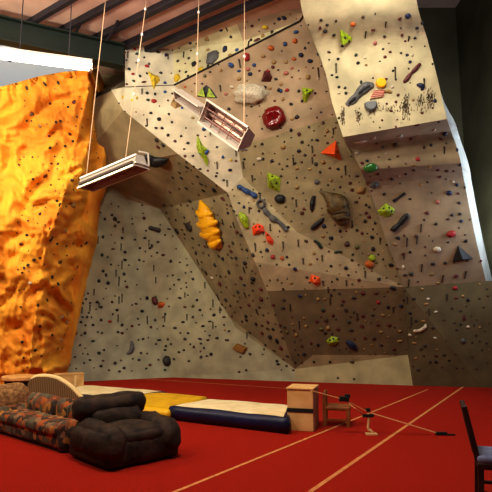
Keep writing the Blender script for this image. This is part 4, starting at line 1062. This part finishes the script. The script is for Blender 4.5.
# curved ribbed pad standing behind the sofa
M_rib = mat('ribbed_brown', (120, 92, 58), .85)
nt = M_rib.node_tree; wv = nt.nodes.new('ShaderNodeTexWave'); wv.inputs['Scale'].default_value = 9; wv.inputs['Distortion'].default_value = .6
tc = nt.nodes.new('ShaderNodeTexCoord'); nt.links.new(tc.outputs['Object'], wv.inputs['Vector'])
cr_ = nt.nodes.new('ShaderNodeValToRGB'); cr_.color_ramp.elements[0].color = srgb(86, 64, 40); cr_.color_ramp.elements[1].color = srgb(142, 112, 74)
nt.links.new(wv.outputs['Fac'], cr_.inputs['Fac']); nt.links.new(cr_.outputs['Color'], nt.nodes['Principled BSDF'].inputs['Base Color'])
base = flo(52, 415)
pad = empty('ribbed_pad', base, 0, 'brown ribbed pad with curved pale rim standing behind the floral sofa', 'mat')
Yp = base.y; outl = []
for x, y in ((27, 415), (27.5, 384), (30, 379.5), (36, 377), (46, 377), (55, 379), (63, 383.5), (70, 389), (76, 395.5), (80, 400), (80, 416)):
    d = ray(x, y); q = CAM + d * ((Yp + (x - 52) * -.004) / d.y); q.z = max(.0, q.z); outl.append(q - base)
n = len(outl); th = Vector((.05, .16, 0))
vsf = outl + [o + th for o in outl]
part(MB().add(vsf, [tuple(range(n)), tuple(range(2 * n - 1, n - 1, -1))] + [(i, n + i, n + (i + 1) % n, (i + 1) % n) for i in range(n)]), 'pad_face', M_rib, pad)
rim = crs([tuple(o + th * .5) for o in outl[1:-1]], 4)
part(MB().tube(rim, .045, 8), 'rim', mat('rim_pale', (226, 200, 146), .7), pad, smooth=True)

# ------------------------------------------------------------------ floral sofa
M_flo = floral(); M_dk = mat('sofa_plinth_brown', (52, 34, 24), .9)  # plinth under the sofa is a plain dark brown
frc = flo(60, 454.5); lc = flo(12, 439.5)
ax = (lc - frc); ax.z = 0; ax.normalize()          # along the front, to the left/back
inw = Vector((-ax.y, ax.x, 0));
if inw.y < 0: inw = -inw                            # towards the back of the sofa
yaw = math.atan2(-ax.y, -ax.x)
Ls, Ds = 1.9, .66
sofa_c = frc + ax * Ls / 2 + inw * Ds / 2
sofa = empty('sofa', sofa_c, yaw, 'floral orange and brown fabric sofa at the left edge', 'sofa')
# local: +x to the right end, -y front
part(MB().cushion((0, -.02, .125), (Ls / 2 - .06, Ds / 2 - .05, .095), .05, n=8, wr=.01), 'base', M_flo, sofa, smooth=True)
part(MB().box((0, 0, .02), (Ls - .12, Ds - .12, .04)), 'plinth', M_dk, sofa)
for k in (-1, 1):
    part(MB().cushion((k * .43, -.09, .24), (.43, .24, .07), .055, (0, 0, .025), .012, 10, k + 3), 'seat_cushion', M_flo, sofa, smooth=True)
for k in (-1, 1):
    part(MB().cushion((k * .43, .19, .38), (.44, .10, .155), .1, (0, .03, .02), .015, 10, k + 9), 'back_cushion', M_flo, sofa, smooth=True)
part(MB().cushion((0, .28, .26), (Ls / 2 - .06, .05, .23), .05, n=8), 'back_frame', M_flo, sofa, smooth=True)
for k in (-1, 1):
    part(MB().cushion((k * (Ls / 2 - .09), -.02, .19), (.09, Ds / 2 - .03, .17), .07, (.01, 0, .02), .01, 10, k), 'arm', M_flo, sofa, smooth=True)
# tan shaggy cushion on the back of the sofa's far side
M_shag = mat('shaggy_tan', (176, 136, 88), .95, rgb2=(120, 84, 50), scale=22, bump=1.0, bscale=50)
cp = at(8, 390, sofa_c.y + 1.1)
sh = empty('shaggy_cushion', Vector((cp.x, cp.y, 0)), R(20), 'tan shaggy floor cushion standing behind the left end of the sofa', 'cushion')
part(MB().cushion((0, 0, .30), (.30, .16, .30), .14, (.03, .04, .03), .03, 12, 5), 'body', M_shag, sh, smooth=True)

# ------------------------------------------------------------------ dark armchair
M_arm = mat('dark_brown_velour', (66, 49, 38), .7, rgb2=(36, 26, 21), scale=7, bump=.5, bscale=16, spec=.3)
FLc = flo(106, 474); FRc = flo(183, 457); BLc = flo(70, 455)
wv_ = (FRc - FLc); Wd = wv_.length; wx = wv_.normalized(); wy = Vector((-wx.y, wx.x, 0)); Dp = max(.85, (BLc - FLc).length * .95)
arm = empty('armchair', (FLc + FRc) / 2 + wy * Dp / 2, math.atan2(wx.y, wx.x), 'dark brown puffy armchair in front of the floral sofa', 'armchair')
hw, hd = Wd / 2, Dp / 2
part(MB().cushion((0, 0, .16), (hw - .03, hd - .03, .15), .06, (.02, .02, 0), .02, 10, 1), 'base', M_arm, arm, smooth=True)
part(MB().cushion((0, -.12, .30), (hw - .22, hd - .16, .09), .08, (0, .02, .05), .022, 12, 2), 'seat_cushion', M_arm, arm, smooth=True)
Mt = Matrix.Translation((0, hd - .17, .44)) @ Matrix.Rotation(R(-12), 4, 'X')
part(MB().cushion((0, -.02, -.04), (hw - .12, .15, .18), .13, (0, .06, 0), .03, 12, 3, M=Mt), 'backrest', M_arm, arm, smooth=True)
part(MB().cushion((0, .0, .12), (hw - .02, .14, .14), .12, (0, .05, .01), .035, 14, 4, M=Mt), 'headrest', M_arm, arm, smooth=True)
for k in (-1, 1):
    part(MB().cushion((k * (hw - .14), -.04, .25), (.15, hd - .02, .18), .14, (.02, .01, .05), .03, 12, 6 + k), 'arm', M_arm, arm, smooth=True)

# ------------------------------------------------------------------ chair at the right edge
M_dw = mat('dark_wood', (62, 32, 20), .5, rgb2=(44, 22, 14), scale=8)
M_seat = mat('seat_blue_grey', (128, 136, 168), .8, rgb2=(104, 112, 146), scale=8)
d = ray(476, 458); Yc = 4.75
pc = CAM + d * (Yc / d.y); pc = Vector((pc.x + .22, Yc, 0))
dc = empty('dining_chair', pc, R(-19), 'dark wooden chair with blue-grey seat at the lower right edge', 'chair')
part(MB().cushion((0, 0, .45), (.21, .21, .035), .03, (0, 0, .02), .004, 8), 'seat', M_seat, dc, smooth=True)
part(MB().box((0, 0, .40), (.42, .42, .05)), 'seat_frame', M_dw, dc, bevel=.01)
bk = MB()
Mb = Matrix.Translation((-.2, 0, .44)) @ Matrix.Rotation(R(-11), 4, 'Y')
for sy in (-1, 1): part(MB().box((0, sy * .17, .22), (.045, .045, .46), Mb), 'back_post', M_dw, dc, bevel=.008)
part(MB().box((0, 0, .37), (.04, .34, .15), Mb), 'backrest', M_dw, dc, bevel=.015)
part(MB().box((0, 0, .14), (.03, .34, .06), Mb), 'back_rail', M_dw, dc, bevel=.008)
for sx in (-1, 1):
    for sy in (-1, 1):
        part(MB().bar((sx * .2, sy * .18, 0), (sx * .18, sy * .17, .4), .045), 'leg', M_dw, dc)
part(MB().bar((-.19, -.17, .18), (.19, -.17, .18), .025).bar((-.19, .17, .18), (.19, .17, .18), .025), 'stretcher', M_dw, dc)

# ------------------------------------------------------------------ window in the right wall (out of frame), light
M_pane = mat('daylight_pane', (220, 232, 255), .2, emit=(206, 224, 255), estr=3)
win = empty('window_1', (6.97, 10.6, 3.2)); tag(win, kind='structure')
part(MB().box((0, 0, 1.6), (.02, 1.6, 3.4)), 'pane', M_pane, win)
fb = MB()
for y in (-.83, 0, .83): fb.box((-.02, y, 1.6), (.06, .06, 3.52))
for z in (-.13, 1.6, 3.33): fb.box((-.02, 0, z), (.06, 1.7, .06))
part(fb, 'window_frame', M_alu, win)

def area(name, loc, tgt, size, power, color, sy=None):
    l = bpy.data.lights.new(name, 'AREA'); l.energy = power; l.size = size; l.color = color
    if sy: l.shape = 'RECTANGLE'; l.size_y = sy
    o = bpy.data.objects.new(name, l); COL.objects.link(o); o.location = loc
    o.rotation_euler = (Vector(tgt) - Vector(loc)).to_track_quat('-Z', 'Y').to_euler(); return o
area('hall_lamp', (-5.2, 4.6, 7.8), (-.2, 12.0, 7.0), 1.4, 400, (1, .93, .80))
area('hall_lamp', (2.4, 7.6, 8.1), (2.7, 10.6, 6.6), .9, 170, (1, .95, .80))
area('hall_lamp', (-7.4, 7.4, 5.2), (-4.8, 12.0, 4.8), 1.0, 330, (1, .88, .62))
area('hall_lamp', (-.5, 4.5, 8.0), (-.5, 6.5, 0), 1.6, 400, (1, .86, .7))
area('ceiling_fill', (-2.2, 7.5, 6.9), (-2.8, 8.6, 8.3), .6, 85, (1, .82, .76))  # added fill that brightens the ceiling lining; no fixture hangs there
area('daylight_fill', (6.85, 11.2, 5.0), (5.4, 12.4, 5.4), 1.2, 150, (.75, .85, 1), 3.4)
area('daylight_fill', (6.7, 13.8, 4.2), (6.4, 16.2, 5.2), .6, 26, (.84, .95, .9), 1.6)  # added fill that lightens the back wall; no window at this spot
w = bpy.data.worlds.new('world'); scene.world = w; w.use_nodes = True
bg = w.node_tree.nodes['Background']; bg.inputs['Color'].default_value = (1, .92, .76, 1); bg.inputs['Strength'].default_value = .07
scene.view_settings.view_transform = 'Standard'
scene.view_settings.look = 'None'
scene.view_settings.exposure = 0.1
scene.view_settings.gamma = 0.84
